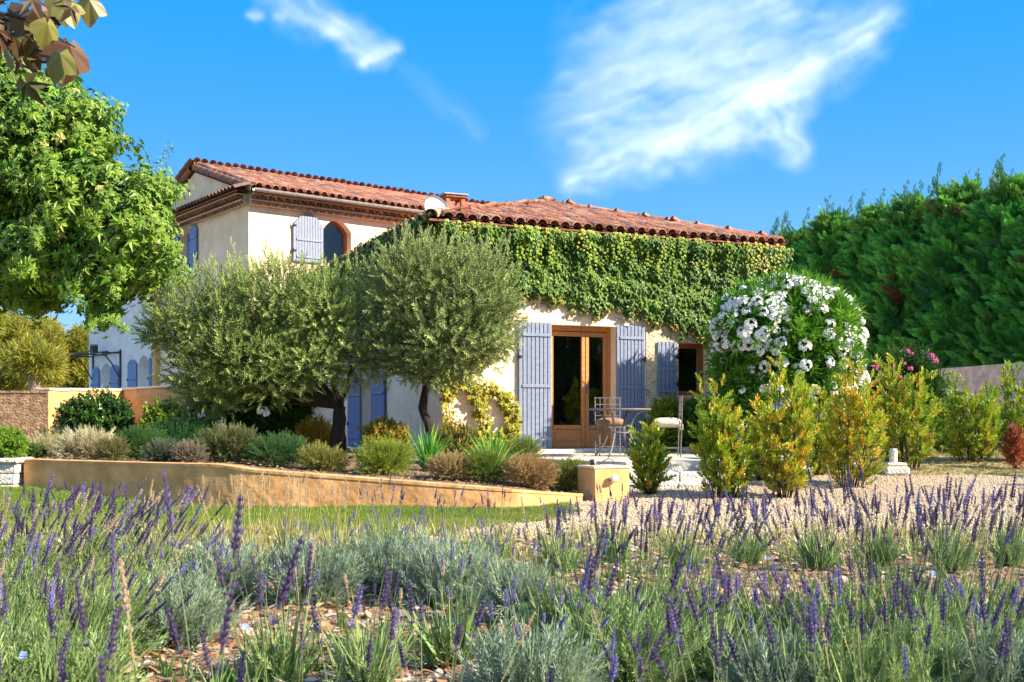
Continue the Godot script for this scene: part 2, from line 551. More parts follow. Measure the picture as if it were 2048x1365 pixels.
func leaves():
	L.olive = sprig(16, 0.17, 0.054, 0.016, 0.85, 0.5)
	L.olive2 = sprig(12, 0.13, 0.046, 0.012, 1.0, 0.5)
	var plane_tips := [[1.9, 0.55], [1.0, 0.85], [0.0, 1.0], [-1.0, 0.85], [-1.9, 0.55]]
	L.plane_leaf = lobed(0.115, plane_tips, 0.5, 0.35)
	L.curled_leaf = lobed(0.115, [[1.9, 0.5], [1.55, 0.66], [1.2, 0.78], [0.9, 0.74], [0.62, 0.70], [0.32, 0.86], [0.0, 1.0], [-0.32, 0.84], [-0.62, 0.70], [-0.9, 0.76], [-1.2, 0.80], [-1.55, 0.64], [-1.9, 0.5]], 0.96, 0.8)
	var b := MB.new()
	for k in 6:
		b.col = shade(0.22)
		var a := k * 2.4
		var out := Vector3(cos(a), 0, sin(a))
		var d := (out + Vector3.UP * R(-0.5, 0.5)).normalized()
		var bs := aim(d, 0.0)
		var n := (Vector3.UP + out * 0.6 + rdir() * 0.35).normalized()
		var x := d.cross(n).normalized()
		bs = Basis(x, d, x.cross(d))
		add_lobed(b, Transform3D(bs, Vector3(0, 0.03 * k, 0) + out * 0.035), R(0.075, 0.115), plane_tips, 0.5, 0.25)
	L.plane = b.done()
	var ivy_tips := [[1.25, 0.72], [0.0, 1.0], [-1.25, 0.72]]
	L.ivy = lobed(0.058, ivy_tips, 0.72, 0.3)
	L.vine = lobed(0.075, [[1.8, 0.55], [0.95, 0.8], [0.0, 1.0], [-0.95, 0.8], [-1.8, 0.55]], 0.7, 0.3)
	# a flat spray of cypress: a stem with feathery side shoots
	b = MB.new()
	for k in 15:
		var t := k / 15.0
		var sgn := 1.0 if k % 2 == 0 else -1.0
		b.col = Color(1, 1, 1) * R(0.75, 1.25)
		var o := Vector3(0, 0.36 * t, -0.05 * t * t)
		var ln := 0.19 * (1.05 - t) + 0.035
		var d := Vector3(sgn * 0.62, 0.78, R(-0.35, 0.25))
		b.leaf(o, d, Vector3(0, 0.15, 1), ln, 0.022, 0.3, 0.4, 0.12)
		b.leaf(o + d.normalized() * ln * 0.4, Vector3(sgn * 0.25, 1, R(-0.3, 0.3)), Vector3(0, 0, 1), ln * 0.62, 0.016, 0.3, 0.4, 0.1)
		b.leaf(o + d.normalized() * ln * 0.3, Vector3(sgn * 1.0, 0.4, R(-0.3, 0.3)), Vector3(0, 0, 1), ln * 0.5, 0.015, 0.3, 0.4, 0.1)
	b.col = Color.WHITE
	b.leaf(Vector3(0, 0.3, 0), Vector3(0, 1, 0), Vector3.BACK, 0.15, 0.018)
	L.cypress = b.done()
	L.oleander = sprig(14, 0.22, 0.18, 0.030, 0.95, 0.5, false, 0.12, 0.0)
	L.laurel = sprig(13, 0.17, 0.088, 0.032, 0.75, 0.5, false, 0.08)
	L.round = sprig(14, 0.09, 0.030, 0.018, 1.0, 0.5, false, 0.1)
	L.broad = sprig(9, 0.14, 0.075, 0.045, 1.1, 0.45, false, 0.2)
	L.needle = sprig(26, 0.16, 0.032, 0.0042, 0.7, 0.5, false, 0.05)
	L.lavender_leaf = sprig(22, 0.12, 0.045, 0.0045, 0.45, 0.5, false, 0.1, 0.0)
	L.feather = sprig(26, 0.11, 0.022, 0.005, 0.8, 0.5, false, 0.05)
	b = MB.new()
	for k in 34:
		b.col = shade(0.3)
		b.leaf(Vector3(R(-0.03, 0.03), R(0, 0.16), R(-0.03, 0.03)), rdir() + Vector3.UP * 0.9, rdir(), R(0.10, 0.17), 0.012, 0.1, 0.5)
	L.pine = b.done()
	# a tuft of grass and a taller, looser one
	b = MB.new()
	for k in 7:
		b.col = shade(0.3)
		b.leaf(Vector3(R(-0.02, 0.02), 0, R(-0.02, 0.02)), Vector3(R(-0.6, 0.6), 1, R(-0.6, 0.6)), rdir(), R(0.03, 0.055), 0.005, 0.1, 0.3, 0.15)
	L.grass = b.done()
	b = MB.new()
	for k in 9:
		b.col = shade(0.3)
		b.leaf(Vector3(R(-0.03, 0.03), 0, R(-0.03, 0.03)), Vector3(R(-0.5, 0.5), 1, R(-0.5, 0.5)), rdir(), R(0.12, 0.26), 0.006, 0.1, 0.3, 0.2)
	L.tall_grass = b.done()
	b = MB.new()
	for k in 8:
		b.col = shade(0.2)
		b.leaf(Vector3.ZERO, Vector3(cos(k * 2.4), R(0.1, 0.9), sin(k * 2.4)), Vector3.UP, R(0.03, 0.06), R(0.014, 0.024), 0.2, 0.55, 0.2)
	L.weed = b.done()
	# a stone, and a curled dead leaf or bark chip
	b = MB.new().smooth()
	var q := []
	for d in [Vector3.RIGHT, Vector3.LEFT, Vector3.UP, Vector3.DOWN, Vector3.BACK, Vector3.FORWARD]:
		q.append(d * R(0.75, 1.2) + rdir() * 0.15)
	for x in [0, 1]:
		for y in [2, 3]:
			for z in [4, 5]:
				b.tri(q[x], q[y], q[z], Vector3.ZERO)
	L.stone = b.done()
	b = MB.new()
	for k in 4:
		var x := -0.5 + k * 0.25
		var y0 := 0.16 * sin(x * 2.2 + 0.7)
		var y1 := 0.16 * sin((x + 0.25) * 2.2 + 0.7)
		var w0 := 0.28 * cos(x * 2.6)
		var w1 := 0.28 * cos((x + 0.25) * 2.6)
		b.quad_up(Vector3(x, y0, -w0), Vector3(x + 0.25, y1, -w1), Vector3(x + 0.25, y1 + 0.05, w1), Vector3(x, y0 + 0.07, w0), Vector3.UP)
	L.chip = b.done()
	# a head of five-petalled flowers
	b = MB.new()
	for f in 15:
		var o := rdir() * 0.07
		o.y = absf(o.y) * 0.8
		var n := (o * 12.0 + Vector3.UP * 0.5 + rdir() * 0.4).normalized()
		var bs := aim(n, R(0, TAU))
		for k in 5:
			b.col = Color(1, 1, 1) * R(0.85, 1.0)
			var a := TAU * k / 5.0
			b.leaf(o, bs * Vector3(cos(a), 0.35, sin(a)), n, 0.040, 0.032, 0.12, 0.65)
	L.bloom = b.done()

# ------------------------------------------------------------------ foliage in volumes
# blobs: [centre, radii]; copies lie mostly near their surfaces and grow outwards
func fill(c: Copies, blobs: Array, count: int, s0: float, s1: float, ca: Color, cb: Color, up := 0.5, shell := 0.35, gap := 0.0, gapsize := 1.2, origin := Vector3.ZERO, jag := 0.22) -> void:
	var weights := []
	var total := 0.0
	for b in blobs:
		var r: Vector3 = b[1]
		total += pow(r.x * r.y * r.z, 0.6667)
		weights.append(total)
	var tint := []
	for b in blobs:
		tint.append(R(-0.25, 0.25))
	var made := 0
	var tries := 0
	while made < count and tries < count * 4:
		tries += 1
		var w := rng.randf() * total
		var i := 0
		while weights[i] < w:
			i += 1
		var d := rdir()
		var r: Vector3 = blobs[i][1]
		var ctr: Vector3 = blobs[i][0]
		var rr := pow(rng.randf(), shell)
		rr *= 1.0 + jag * 1.6 * lump.get_noise_3dv((ctr + d * r) * 2.1 / maxf(gapsize, 0.3))
		if rng.randf() < 0.07:
			rr *= R(1.0, 1.14)
		var p := ctr + d * r * rr
		if gap > 0.0 and lump.get_noise_3dv(p * 2.4 / gapsize + Vector3(9, 3, 1)) > 1.0 - gap:
			continue
		var inside := false
		for j in blobs.size():
			if j != i and ((p - blobs[j][0]) / blobs[j][1]).length_squared() < 0.36:
				inside = rng.randf() < 0.8
				break
		if inside:
			continue
		var g := (d + Vector3.UP * up + rdir() * 0.55).normalized()
		var t: float = clampf(0.5 + tint[i] + R(-0.4, 0.4) + 0.4 * lump.get_noise_3dv(p * 1.7), 0.0, 1.0)
		var k := R(0.8, 1.2)
		var col := ca.lerp(cb, t)
		c.add(aim(g, R(0, TAU)).scaled(Vector3.ONE * R(s0, s1)), p - origin, Color(col.r * k, col.g * k, col.b * k))
		made += 1

func seen_blob(px: float, py: float, rx: float, ry: float, d: float, deep := 1.0) -> Array:
	var k := d / FOC
	return [at(px, py, d), Vector3(rx * k, ry * k, (rx + ry) * 0.5 * k * deep)]

# ------------------------------------------------------------------ the lie of the land
const WALL_PATH := [[-5.65, 12.72, 0.482], [-4.93, 12.4, 0.476], [-3.82, 11.95, 0.468], [-3.173, 11.75, 0.462], [-2.722, 11.65, 0.41], [-1.761, 11.6, 0.34], [0.0, 11.55, 0.21], [0.795, 12.4, 0.105]]

func ground_h(x: float, d: float) -> float:
	var right := smoothstep(12.0, 18.0, d) * smoothstep(0.8, 2.4, x) * 0.35
	var back := smoothstep(16.5, 23.0, d) * 0.35
	var far := smoothstep(30.0, 220.0, d) * -3.0
	var left := 0.14 * smoothstep(-3.3, -5.6, x) * smoothstep(10.2, 12.6, d)
	return maxf(maxf(right, back), left) + 0.02 * lump.get_noise_2d(x * 0.6, d * 0.6) + far

func wall_at(x: float) -> Vector2:                         # depth and top of the retaining wall at x
	if x <= WALL_PATH[0][0]:
		return Vector2(WALL_PATH[0][1], WALL_PATH[0][2])
	for k in WALL_PATH.size() - 1:
		var a = WALL_PATH[k]
		var b = WALL_PATH[k + 1]
		if x < b[0]:
			var t: float = (x - a[0]) / (b[0] - a[0])
			return Vector2(lerpf(a[1], b[1], t), lerpf(a[2], b[2], t))
	return Vector2(12.4, 0.105)

func bed_h(x: float, d: float) -> float:
	var w := wall_at(x)
	return lerpf(w.y - 0.05, 0.37, smoothstep(0.1, 4.0, d - w.x)) + 0.02 * lump.get_noise_2d(x * 1.5, d * 1.5)

func grass_edge(d: float) -> float:                        # where the lawn gives way to the gravel
	return lerpf(-0.9, 0.62, smoothstep(8.0, 11.2, d)) + 0.12 * lump.get_noise_1d(d * 2.3) + 0.04 * lump.get_noise_1d(d * 9.0)

func front_edge(x: float) -> float:                        # the far edge of the lavender bed
	return 8.35 + 0.22 * lump.get_noise_2d(x * 0.9, 40.0) + 0.07 * lump.get_noise_2d(x * 4.0, 80.0)

# a sheet of ground: rows in depth, each from left(d) to right(d)
func sheet(d0: float, d1: float, nd: int, left: Callable, right: Callable, nx: int, lift: float, bump: float) -> ArrayMesh:
	var b := MB.new().smooth()
	var rows := []
	for j in nd + 1:
		var d := lerpf(d0, d1, float(j) / nd)
		var row := []
		for i in nx + 1:
			var x: float = lerpf(left.call(d), right.call(d), float(i) / nx)
			row.append(Vector3(x, ground_h(x, d) + lift + bump * (0.5 + 0.5 * lump.get_noise_2d(x * 5.0, d * 5.0)), -d))
		rows.append(row)
	for j in nd:
		for i in nx:
			b.quad_up(rows[j][i], rows[j][i + 1], rows[j + 1][i + 1], rows[j + 1][i], Vector3.UP)
	return b.done()

func setting():
	var b := MB.new().smooth()
	var xs := []
	var ds := []
	for k in 33:
		xs.append(-16.0 + k)
		ds.append(-6.0 + k * 1.1)
	for k in 9:
		xs.append(18.0 + pow(k, 2.6) * 1.3)
		xs.push_front(-18.0 - pow(k, 2.6) * 1.3)
		ds.append(31.0 + pow(k, 2.6) * 1.5)
		ds.push_front(-8.0 - pow(k, 2.6) * 1.3)
	for j in ds.size() - 1:
		for i in xs.size() - 1:
			var q := []
			for k in [[0, 0], [1, 0], [1, 1], [0, 1]]:
				var x: float = xs[i + k[0]]
				var d: float = ds[j + k[1]]
				q.append(Vector3(x, ground_h(x, d) - 0.03, -d))
			b.quad_up(q[0], q[1], q[2], q[3], Vector3.UP)
	struct("ground", b.done(), M.field)
	# the lavender bed runs to a wavy edge
	b = MB.new().smooth()
	for i in 90:
		for j in 60:
			var q := []
			for k in [[0, 0], [1, 0], [1, 1], [0, 1]]:
				var x: float = -9.0 + (i + k[0]) * 0.2
				var d: float = lerpf(-3.0, front_edge(x), (j + k[1]) / 60.0)
				q.append(Vector3(x, ground_h(x, d) + 0.004 + 0.035 * (0.5 + 0.5 * lump.get_noise_2d(x * 6.0, d * 6.0)), -d))
			b.quad_up(q[0], q[1], q[2], q[3], Vector3.UP)
	struct("flower_bed_soil", b.done(), M.mulch)
	struct("lawn", sheet(7.9, 15.6, 60, func(_d): return -14.0, grass_edge, 70, 0.0, 0.012), M.turf)
	struct("gravel", sheet(7.9, 15.0, 60, grass_edge, func(_d): return 13.0, 80, 0.0, 0.018), M.gravel)
	struct("dry_grass_ground", sheet(14.9, 27.0, 30, func(_d): return 2.0, func(_d): return 13.0, 40, 0.0, 0.02), M.dry_turf)
	# the raised planting bed behind the low wall
	b = MB.new().smooth()
	var back := [[-9.0, 23.5], [-8.2, 24.5], [-6.5, 25.2], [-5.6, 25.6], [-5.0, 26.4], [-2.6, 22.2], [0.2, 18.0], [0.95, 15.2]]
	var grid := []
	for i in 57:
		var t := i / 56.0 * 7.0
		var k := mini(int(t), 6)
		var f := t - k
		var p := Vector2(lerpf(WALL_PATH[k][0], WALL_PATH[k + 1][0], f), lerpf(WALL_PATH[k][1], WALL_PATH[k + 1][1], f) + 0.05)
		var q := Vector2(lerpf(back[k][0], back[k + 1][0], f), lerpf(back[k][1], back[k + 1][1], f))
		var line := []
		for j in 41:
			var r := p.lerp(q, j / 40.0)
			line.append(Vector3(r.x, bed_h(r.x, r.y) + 0.02 * lump.get_noise_2d(r.x * 5.0, r.y * 5.0), -r.y))
		grid.append(line)
	for i in 56:
		for j in 40:
			b.quad_up(grid[i][j], grid[i + 1][j], grid[i + 1][j + 1], grid[i][j + 1], Vector3.UP)
	struct("planting_bed_soil", b.done(), M.soil)
	# loose cover: grass blades, stones, leaf litter
	var c := Copies.new()
	for k in 52000:
		var d := 8.2 + 5.5 * pow(rng.randf(), 1.25)
		var x := R(-6.6, 0.75)
		if x > grass_edge(d) + R(-0.12, 0.12) or d > wall_at(x).x - 0.02:
			continue
		var dry := clampf(0.35 + 0.9 * lump.get_noise_2d(x * 0.8, d * 1.1) + (9.6 - d) * 0.35, 0.0, 1.0)
		var col := Color(0.17, 0.26, 0.025).lerp(Color(0.42, 0.38, 0.09), dry * R(0.5, 1.0)) * R(0.8, 1.2)
		c.add(Basis(Vector3.UP, R(0, TAU)).scaled(Vector3.ONE * R(0.7, 1.15)), Vector3(x, ground_h(x, d), -d), col)
	spread("lawn_grass", c, L.grass, M.leaf, self, true)
	tag(get_node("lawn_grass"), "short green mown grass between the low wall and the lavender", "grass")
	c = Copies.new()
	for k in 46000:
		var d := 8.1 + 6.9 * pow(rng.randf(), 1.4)
		var x: float = grass_edge(d) + R(-0.25, 8.0)
		var g := R(0.7, 1.2)
		c.add(aim(rdir(), 0.0).scaled(Vector3.ONE * R(0.005, 0.013)), Vector3(x, ground_h(x, d) + 0.014, -d), Color(0.56, 0.43, 0.29) * g)
	spread("gravel_stones", c, L.stone, M.solid, self, true)
	tag(get_node("gravel_stones"), "pale beige gravel stones in front of the terrace", "gravel")
	c = Copies.new()
	for k in 17000:
		var d := 2.6 + 5.9 * rng.randf()
		var x := R(-0.62, 0.62) * d
		if d > front_edge(x):
			continue
		var h = [[0.50, 0.24, 0.11], [0.60, 0.38, 0.22], [0.36, 0.17, 0.09], [0.66, 0.50, 0.35], [0.70, 0.58, 0.45]][rng.randi() % 5]
		var g := R(0.7, 1.25)
		c.add(Basis(Vector3.UP, R(0, TAU)).rotated(Vector3(R(-1, 1), 0, R(-1, 1)).normalized(), R(-0.5, 0.5)).scaled(Vector3.ONE * R(0.025, 0.075)), Vector3(x, ground_h(x, d) + R(0.015, 0.05), -d), Color(h[0] * g, h[1] * g, h[2] * g))
	spread("leaf_litter", c, L.chip, M.leaf, self, true)
	tag(get_node("leaf_litter"), "brown dead leaves and bark chips under the lavender", "leaf litter")
	c = Copies.new()
	var c2 := Copies.new()
	for k in 7000:
		var d := 2.6 + 6.4 * rng.randf()
		var x := R(-0.6, 0.6) * d
		var thick := lump.get_noise_2d(x * 1.1 + 30.0, d * 1.1)
		if thick < R(0.0, 0.55) and d < 7.2:
			continue
		var dry := clampf((d - 6.6) * 0.5 + R(-0.4, 0.4), 0.0, 1.0)
		var col := Color(0.18, 0.32, 0.08).lerp(Color(0.48, 0.42, 0.17), dry) * R(0.75, 1.25)
		if rng.randf() < 0.5:
			c.add(Basis(Vector3.UP, R(0, TAU)).scaled(Vector3(1, R(0.6, 1.2), 1) * R(0.4, 0.75)), Vector3(x, ground_h(x, d), -d), col)
		else:
			c2.add(Basis(Vector3.UP, R(0, TAU)).scaled(Vector3.ONE * R(0.6, 1.2)), Vector3(x, ground_h(x, d) + 0.02, -d), col)
	spread("wild_grass", c, L.tall_grass, M.leaf, self, true)
	tag(get_node("wild_grass"), "thin wild grass growing between the lavender plants", "grass")
	spread("low_weeds", c2, L.weed, M.leaf, self, true)
	tag(get_node("low_weeds"), "low green weeds among the leaf litter", "weeds")
	c = Copies.new()
	for k in 9000:
		var d := 14.9 + 9.0 * pow(rng.randf(), 1.2)
		var x := R(2.6, 12.0)
		c.add(Basis(Vector3.UP, R(0, TAU)).scaled(Vector3.ONE * R(0.7, 1.5)), Vector3(x, ground_h(x, d), -d), Color(0.20, 0.20, 0.05).lerp(Color(0.42, 0.33, 0.13), rng.randf()))
	spread("dry_grass", c, L.grass, M.leaf, self, true)
	tag(get_node("dry_grass"), "yellowed grass beyond the gravel at the grey wall", "grass")
	c = Copies.new()
	for k in 2600:
		var x := R(-6.5, 0.7)
		var d := wall_at(x).x + 0.15 + 5.0 * pow(rng.randf(), 1.6)
		var g := R(0.7, 1.2)
		c.add(Basis(Vector3.UP, R(0, TAU)).rotated(Vector3.RIGHT, R(-0.4, 0.4)).scaled(Vector3.ONE * R(0.02, 0.06)), Vector3(x, bed_h(x, d) + 0.02, -d), Color(0.36 * g, 0.20 * g, 0.10 * g).lerp(Color(0.5, 0.38, 0.22), rng.randf() * 0.7))
	spread("bed_litter", c, L.chip, M.leaf, self, true)
	tag(get_node("bed_litter"), "dry leaves and chips on the raised planting bed", "leaf litter")
	# the low retaining wall
	var w := thing("retaining_wall", "low tan retaining wall curving along the lawn below the planting bed", "wall")
	var pts := []
	for k in WALL_PATH.size() - 1:
		for s in 8:
			var f := s / 8.0
			var p := []
			for o in [-1, 0, 1, 2]:
				p.append(WALL_PATH[clampi(k + o, 0, WALL_PATH.size() - 1)])
			var v := Vector3.ZERO
			for ax in 3:
				v[ax] = lerpf(cubic_interpolate(p[1][ax], p[2][ax], p[0][ax], p[3][ax], f), lerpf(p[1][ax], p[2][ax], f), 0.3)
			pts.append(v)
	var last = WALL_PATH[WALL_PATH.size() - 1]
	pts.append(Vector3(last[0], last[1], last[2]))
	var body := MB.new().smooth()
	var cap := MB.new()
	for k in pts.size() - 1:
		var q := []
		for j in [k, k + 1]:
			var dir: Vector3 = pts[mini(j + 1, pts.size() - 1)] - pts[maxi(j - 1, 0)]
			var n := Vector2(dir.y, -dir.x).normalized()      # (x, d): towards the lawn
			var f := Vector2(pts[j].x, pts[j].y)
			q.append([f, f - n * 0.2, pts[j].z, f + n * 0.008, f - n * 0.207])
		var lo := -0.25
		var t0: float = q[0][2] - 0.03
		var t1: float = q[1][2] - 0.03
		var front := func(v: Vector2, y: float) -> Vector3: return Vector3(v.x, y, -v.y)
		var mid: Vector3 = (front.call(q[0][0], 0.1) + front.call(q[1][1], 0.1)) * 0.5
		body.quad(front.call(q[0][0], lo), front.call(q[1][0], lo), front.call(q[1][0], t1), front.call(q[0][0], t0), mid)
		body.quad(front.call(q[0][1], lo), front.call(q[1][1], lo), front.call(q[1][1], t1), front.call(q[0][1], t0), mid)
		for e in [[3, 4]]:
			var a0: Vector3 = front.call(q[0][3], t0)
			var a1: Vector3 = front.call(q[1][3], t1)
			var b0: Vector3 = front.call(q[0][4], t0)
			var b1: Vector3 = front.call(q[1][4], t1)
			var up := Vector3.UP * 0.03
			cap.quad_up(a0 + up, a1 + up, b1 + up, b0 + up, Vector3.UP)
			cap.quad_up(a0, a1, a1 + up, a0 + up, a0 - b0)
			cap.quad_up(b0, b1, b1 + up, b0 + up, b0 - a0)
			cap.quad_up(a0, a1, b1, b0, Vector3.DOWN)
	part("wall_body", body.done(), M.tan, w)
	part("coping", cap.done(), M.tan, w)
	# terrace, built of slabs, with two stone steps
	var lay := Basis(Vector3.RIGHT, -PI / 2.0)
	var edge := PackedVector2Array([Vector2(-0.35, 18.1), Vector2(0.18, 15.85), Vector2(1.5, 14.5), Vector2(2.75, 14.62), Vector2(5.2, 15.9), Vector2(5.35, 20.4)])
	var terrace := struct("terrace", MB.new().slab(edge, -0.2, 0.335).done(), M.limestone, Transform3D(lay, Vector3.ZERO))
	for i in 13:
		for j in 13:
			var p := Vector2(-1.5 + i * 0.6, 13.6 + j * 0.6 + (0.3 if i % 2 else 0.0))
			var cell := PackedVector2Array([p + Vector2(0.005, 0.005), p + Vector2(0.592, 0.005), p + Vector2(0.592, 0.592), p + Vector2(0.005, 0.592)])
			for piece in Geometry2D.intersect_polygons(cell, edge):
				if piece.size() > 2:
					part("paving_slab", MB.new().slab(piece, 0.337, 0.378 + R(-0.003, 0.003)).done(), M.paving, terrace)
	var steps := struct("steps", MB.new().slab(PackedVector2Array([Vector2(1.42, 14.6), Vector2(1.36, 13.75), Vector2(2.85, 13.85), Vector2(2.8, 14.7)]), -0.2, 0.05).done(), M.limestone, Transform3D(lay, Vector3.ZERO))
	for s in [[13.98, 0.02, 0.145, 0.40], [14.28, 0.05, 0.265, 0.42]]:
		var x := 1.36
		for k in 4:
			var wd: float = [0.42, 0.30, 0.45, 0.33][(k + int(s[1] * 40)) % 4]
			part("step_stone", MB.new().box(Vector3.ZERO, Vector3(wd - 0.012, s[2] + 0.1, s[3]), 0.018).done(), M.limestone, steps, Transform3D(lay.inverse() * Basis(Vector3.UP, R(-0.03, 0.03)), lay.inverse() * Vector3(x + wd * 0.5, s[2] * 0.5 - 0.05 + R(-0.006, 0.006), -s[0] + R(-0.015, 0.015))))
			x += wd
	# a kerb of stone at the foot of the house, right of the door
	var fh := house_frame()
	struct("border_kerb", MB.new().box(Vector3(5.3, 0.42, 0.85), Vector3(2.6, 0.10, 0.16), 0.012).done(), M.paving, fh)

func house_frame() -> Transform3D:
	return Transform3D(Basis(Vector3.UP, FRONT_TURN), Vector3(-1.128, 0, -17.85))

func tower_frame() -> Transform3D:
	return Transform3D(Basis(Vector3.UP, TOWER_TURN), Vector3(-6.04, 0, -25.2))

# where the vertical plane through o along dir is met by the sight line at that pixel column: the distance along dir
func along(o: Vector3, dir: Vector3, px: float) -> float:
	var u := (px - 1024.0) / FOC
	return (u * -o.z - o.x) / (dir.x + u * dir.z)

# ------------------------------------------------------------------ pieces of houses
func wall_csg(parent: Node, mat: Material) -> CSGCombiner3D:
	var c := CSGCombiner3D.new()
	c.name = "wall"
	c.material_override = mat
	parent.add_child(c, true)
	return c

func csg_box(c: CSGCombiner3D, lo: Vector3, hi: Vector3, cut := false) -> void:
	var b := CSGBox3D.new()
	b.name = "opening" if cut else "block"
	b.size = hi - lo
	b.position = (lo + hi) * 0.5
	b.operation = CSGShape3D.OPERATION_SUBTRACTION if cut else CSGShape3D.OPERATION_UNION
	c.add_child(b, true)

func csg_poly(c: CSGCombiner3D, poly: PackedVector2Array, depth: float, where: Transform3D, cut: bool) -> void:
	var b := CSGPolygon3D.new()
	b.name = "arch_opening" if cut else "gable"
	b.polygon = poly
	b.depth = depth
	b.transform = where
	b.operation = CSGShape3D.OPERATION_SUBTRACTION if cut else CSGShape3D.OPERATION_UNION
	c.add_child(b, true)

func arch(x0: float, x1: float, y0: float, y1: float, rise: float, n := 10) -> PackedVector2Array:
	var p := PackedVector2Array([Vector2(x0, y0), Vector2(x1, y0)])
	for k in n + 1:
		var t := 1.0 - float(k) / n
		p.append(Vector2(lerpf(x0, x1, t), y1 - rise + rise * (1.0 - pow(2.0 * t - 1.0, 2.0))))
	return p

# a ledged shutter: vertical planks, cross battens and strap hinges; its lower left corner is the origin, it lies in x-y
func shutter(parent: Node, where: Transform3D, w: float, h: float, mat: Material, hinge_at: float, rise := 0.0, battens := 3) -> Node3D:
	var o := Node3D.new()
	o.name = "shutter"
	o.transform = where
	parent.add_child(o, true)
	var n := maxi(int(round(w / 0.075)), 3)
	var pw := w / n
	for k in n:
		var x0 := k * pw + 0.005
		var x1 := (k + 1) * pw - 0.005
		if rise == 0.0:
			part("plank", MB.new().box(Vector3((x0 + x1) * 0.5, h * 0.5, 0.0), Vector3(x1 - x0, h, 0.028), 0.005).done(), mat, o)
		else:
			var y0 := h - rise * pow(2.0 * x0 / w - 1.0, 2.0)
			var y1 := h - rise * pow(2.0 * x1 / w - 1.0, 2.0)
			part("plank", MB.new().slab(PackedVector2Array([Vector2(x0, 0), Vector2(x1, 0), Vector2(x1, y1), Vector2(x0, y0)]), -0.014, 0.014).done(), mat, o)
	for k in battens:
		var y: float = h * [0.085, 0.50, 0.90][k] if rise == 0.0 else h * [0.10, 0.45, 0.74][k]
		part("batten", MB.new().box(Vector3(w * 0.53, y, 0.024), Vector3(w * 0.86, 0.055, 0.02), 0.006).done(), mat, o)
	for k in 2:
		var y: float = h * [0.22, 0.73][k]
		var b := MB.new().box(Vector3(lerpf(w * 0.06, w * 0.94, hinge_at), y, 0.03), Vector3(0.07, 0.035, 0.03), 0.008)
		b.tube([Vector3(hinge_at * w, y - 0.05, 0.012), Vector3(hinge_at * w, y + 0.05, 0.012)], [0.016, 0.016], 8)
		part("hinge", b.done(), M.iron, o)
	return o

# rows of barrel tiles on a roof face: o is the eave's left end, a runs along it, u up the slope, n out of it
func tile_face(roof: Node3D, o: Vector3, a: Vector3, u: Vector3, n: Vector3, width: float, length: float, inside: Callable, most: int, eye: Vector3) -> void:
	if not L.has("tile"):
		var b := MB.new().smooth()
		var ring := []
		for k in 8:
			var t := PI * k / 7.0
			ring.append([Vector3(-cos(t) * 0.098, -0.03, sin(t) * 0.082), Vector3(-cos(t) * 0.078, 0.40, sin(t) * 0.066), Vector3(-cos(t) * 0.081, -0.03, sin(t) * 0.065)])
		for k in 7:
			b.quad(ring[k][0], ring[k + 1][0], ring[k + 1][1], ring[k][1], Vector3(0, 0.2, -0.02))
		b.flat()
		for k in 7:
			b.quad_up(ring[k][0], ring[k + 1][0], ring[k + 1][2], ring[k][2], Vector3.DOWN)
		for k in 7:
			b.quad(ring[k][2], ring[k + 1][2], ring[k + 1][1] - Vector3(0, 0, 0.014), ring[k][1] - Vector3(0, 0, 0.014), Vector3(0, 0.2, 0.5))
		L.tile = b.done()
		var c := MB.new().smooth()
		for k in 6:                                       # the trough tile between, open side up
			var t0 := PI * k / 6.0
			var t1 := PI * (k + 1) / 6.0
			c.quad_up(Vector3(-cos(t0) * 0.10, -0.02, 0.075 - sin(t0) * 0.07), Vector3(-cos(t1) * 0.10, -0.02, 0.075 - sin(t1) * 0.07), Vector3(-cos(t1) * 0.085, 0.40, 0.07 - sin(t1) * 0.06), Vector3(-cos(t0) * 0.085, 0.40, 0.07 - sin(t0) * 0.06), Vector3.BACK)
		L.trough = c.done()
	var spots := []
	var nx := int(width / 0.205)
	var ny := int(length / 0.33) + 1
	for i in nx:
		for j in ny:
			var x := (i + 0.5) * width / nx
			var y := j * 0.33
			if inside.call(x, y + 0.16):
				spots.append([o + a * x + u * y, i, j])
	spots.sort_custom(func(p, q): return p[0].distance_squared_to(eye) < q[0].distance_squared_to(eye))
	var rest := []
	var basis_ := Basis(a, u, n)
	var troughs := Copies.new()
	for k in spots.size():
		var s = spots[k]
		var t := Transform3D(basis_ * Basis(Vector3.BACK, R(-0.035, 0.035)) * Basis(Vector3.RIGHT, R(-0.02, 0.03)), s[0] + n * (0.055 + R(-0.006, 0.012)) + u * R(-0.018, 0.018) + a * R(-0.006, 0.006))
		var mat: Material = M.tiles[[0, 0, 1, 1, 2, 2, 3, 4, 0, 5][rng.randi() % 10]]
		if k < most:
			part("roof_tile", L.tile, mat, roof, t)
		else:
			rest.append([t, mat])
		troughs.add(basis_, s[0] + a * 0.1025 + n * 0.012 + u * R(-0.01, 0.01), Color(0.26, 0.10, 0.058) * R(0.75, 1.2))
	spread("trough_tile_rows", troughs, L.trough, M.solid, roof, true)
	if rest:
		var c := Copies.new()
		for r in rest:
			var hue = [[0.42, 0.155, 0.085], [0.36, 0.12, 0.065], [0.46, 0.20, 0.11], [0.30, 0.12, 0.075]][rng.randi() % 4]
			var g := R(0.8, 1.15)
			c.add(r[0].basis, r[0].origin, Color(hue[0] * g, hue[1] * g, hue[2] * g))
		spread("far_roof_tile_rows", c, L.tile, M.solid, roof, true)

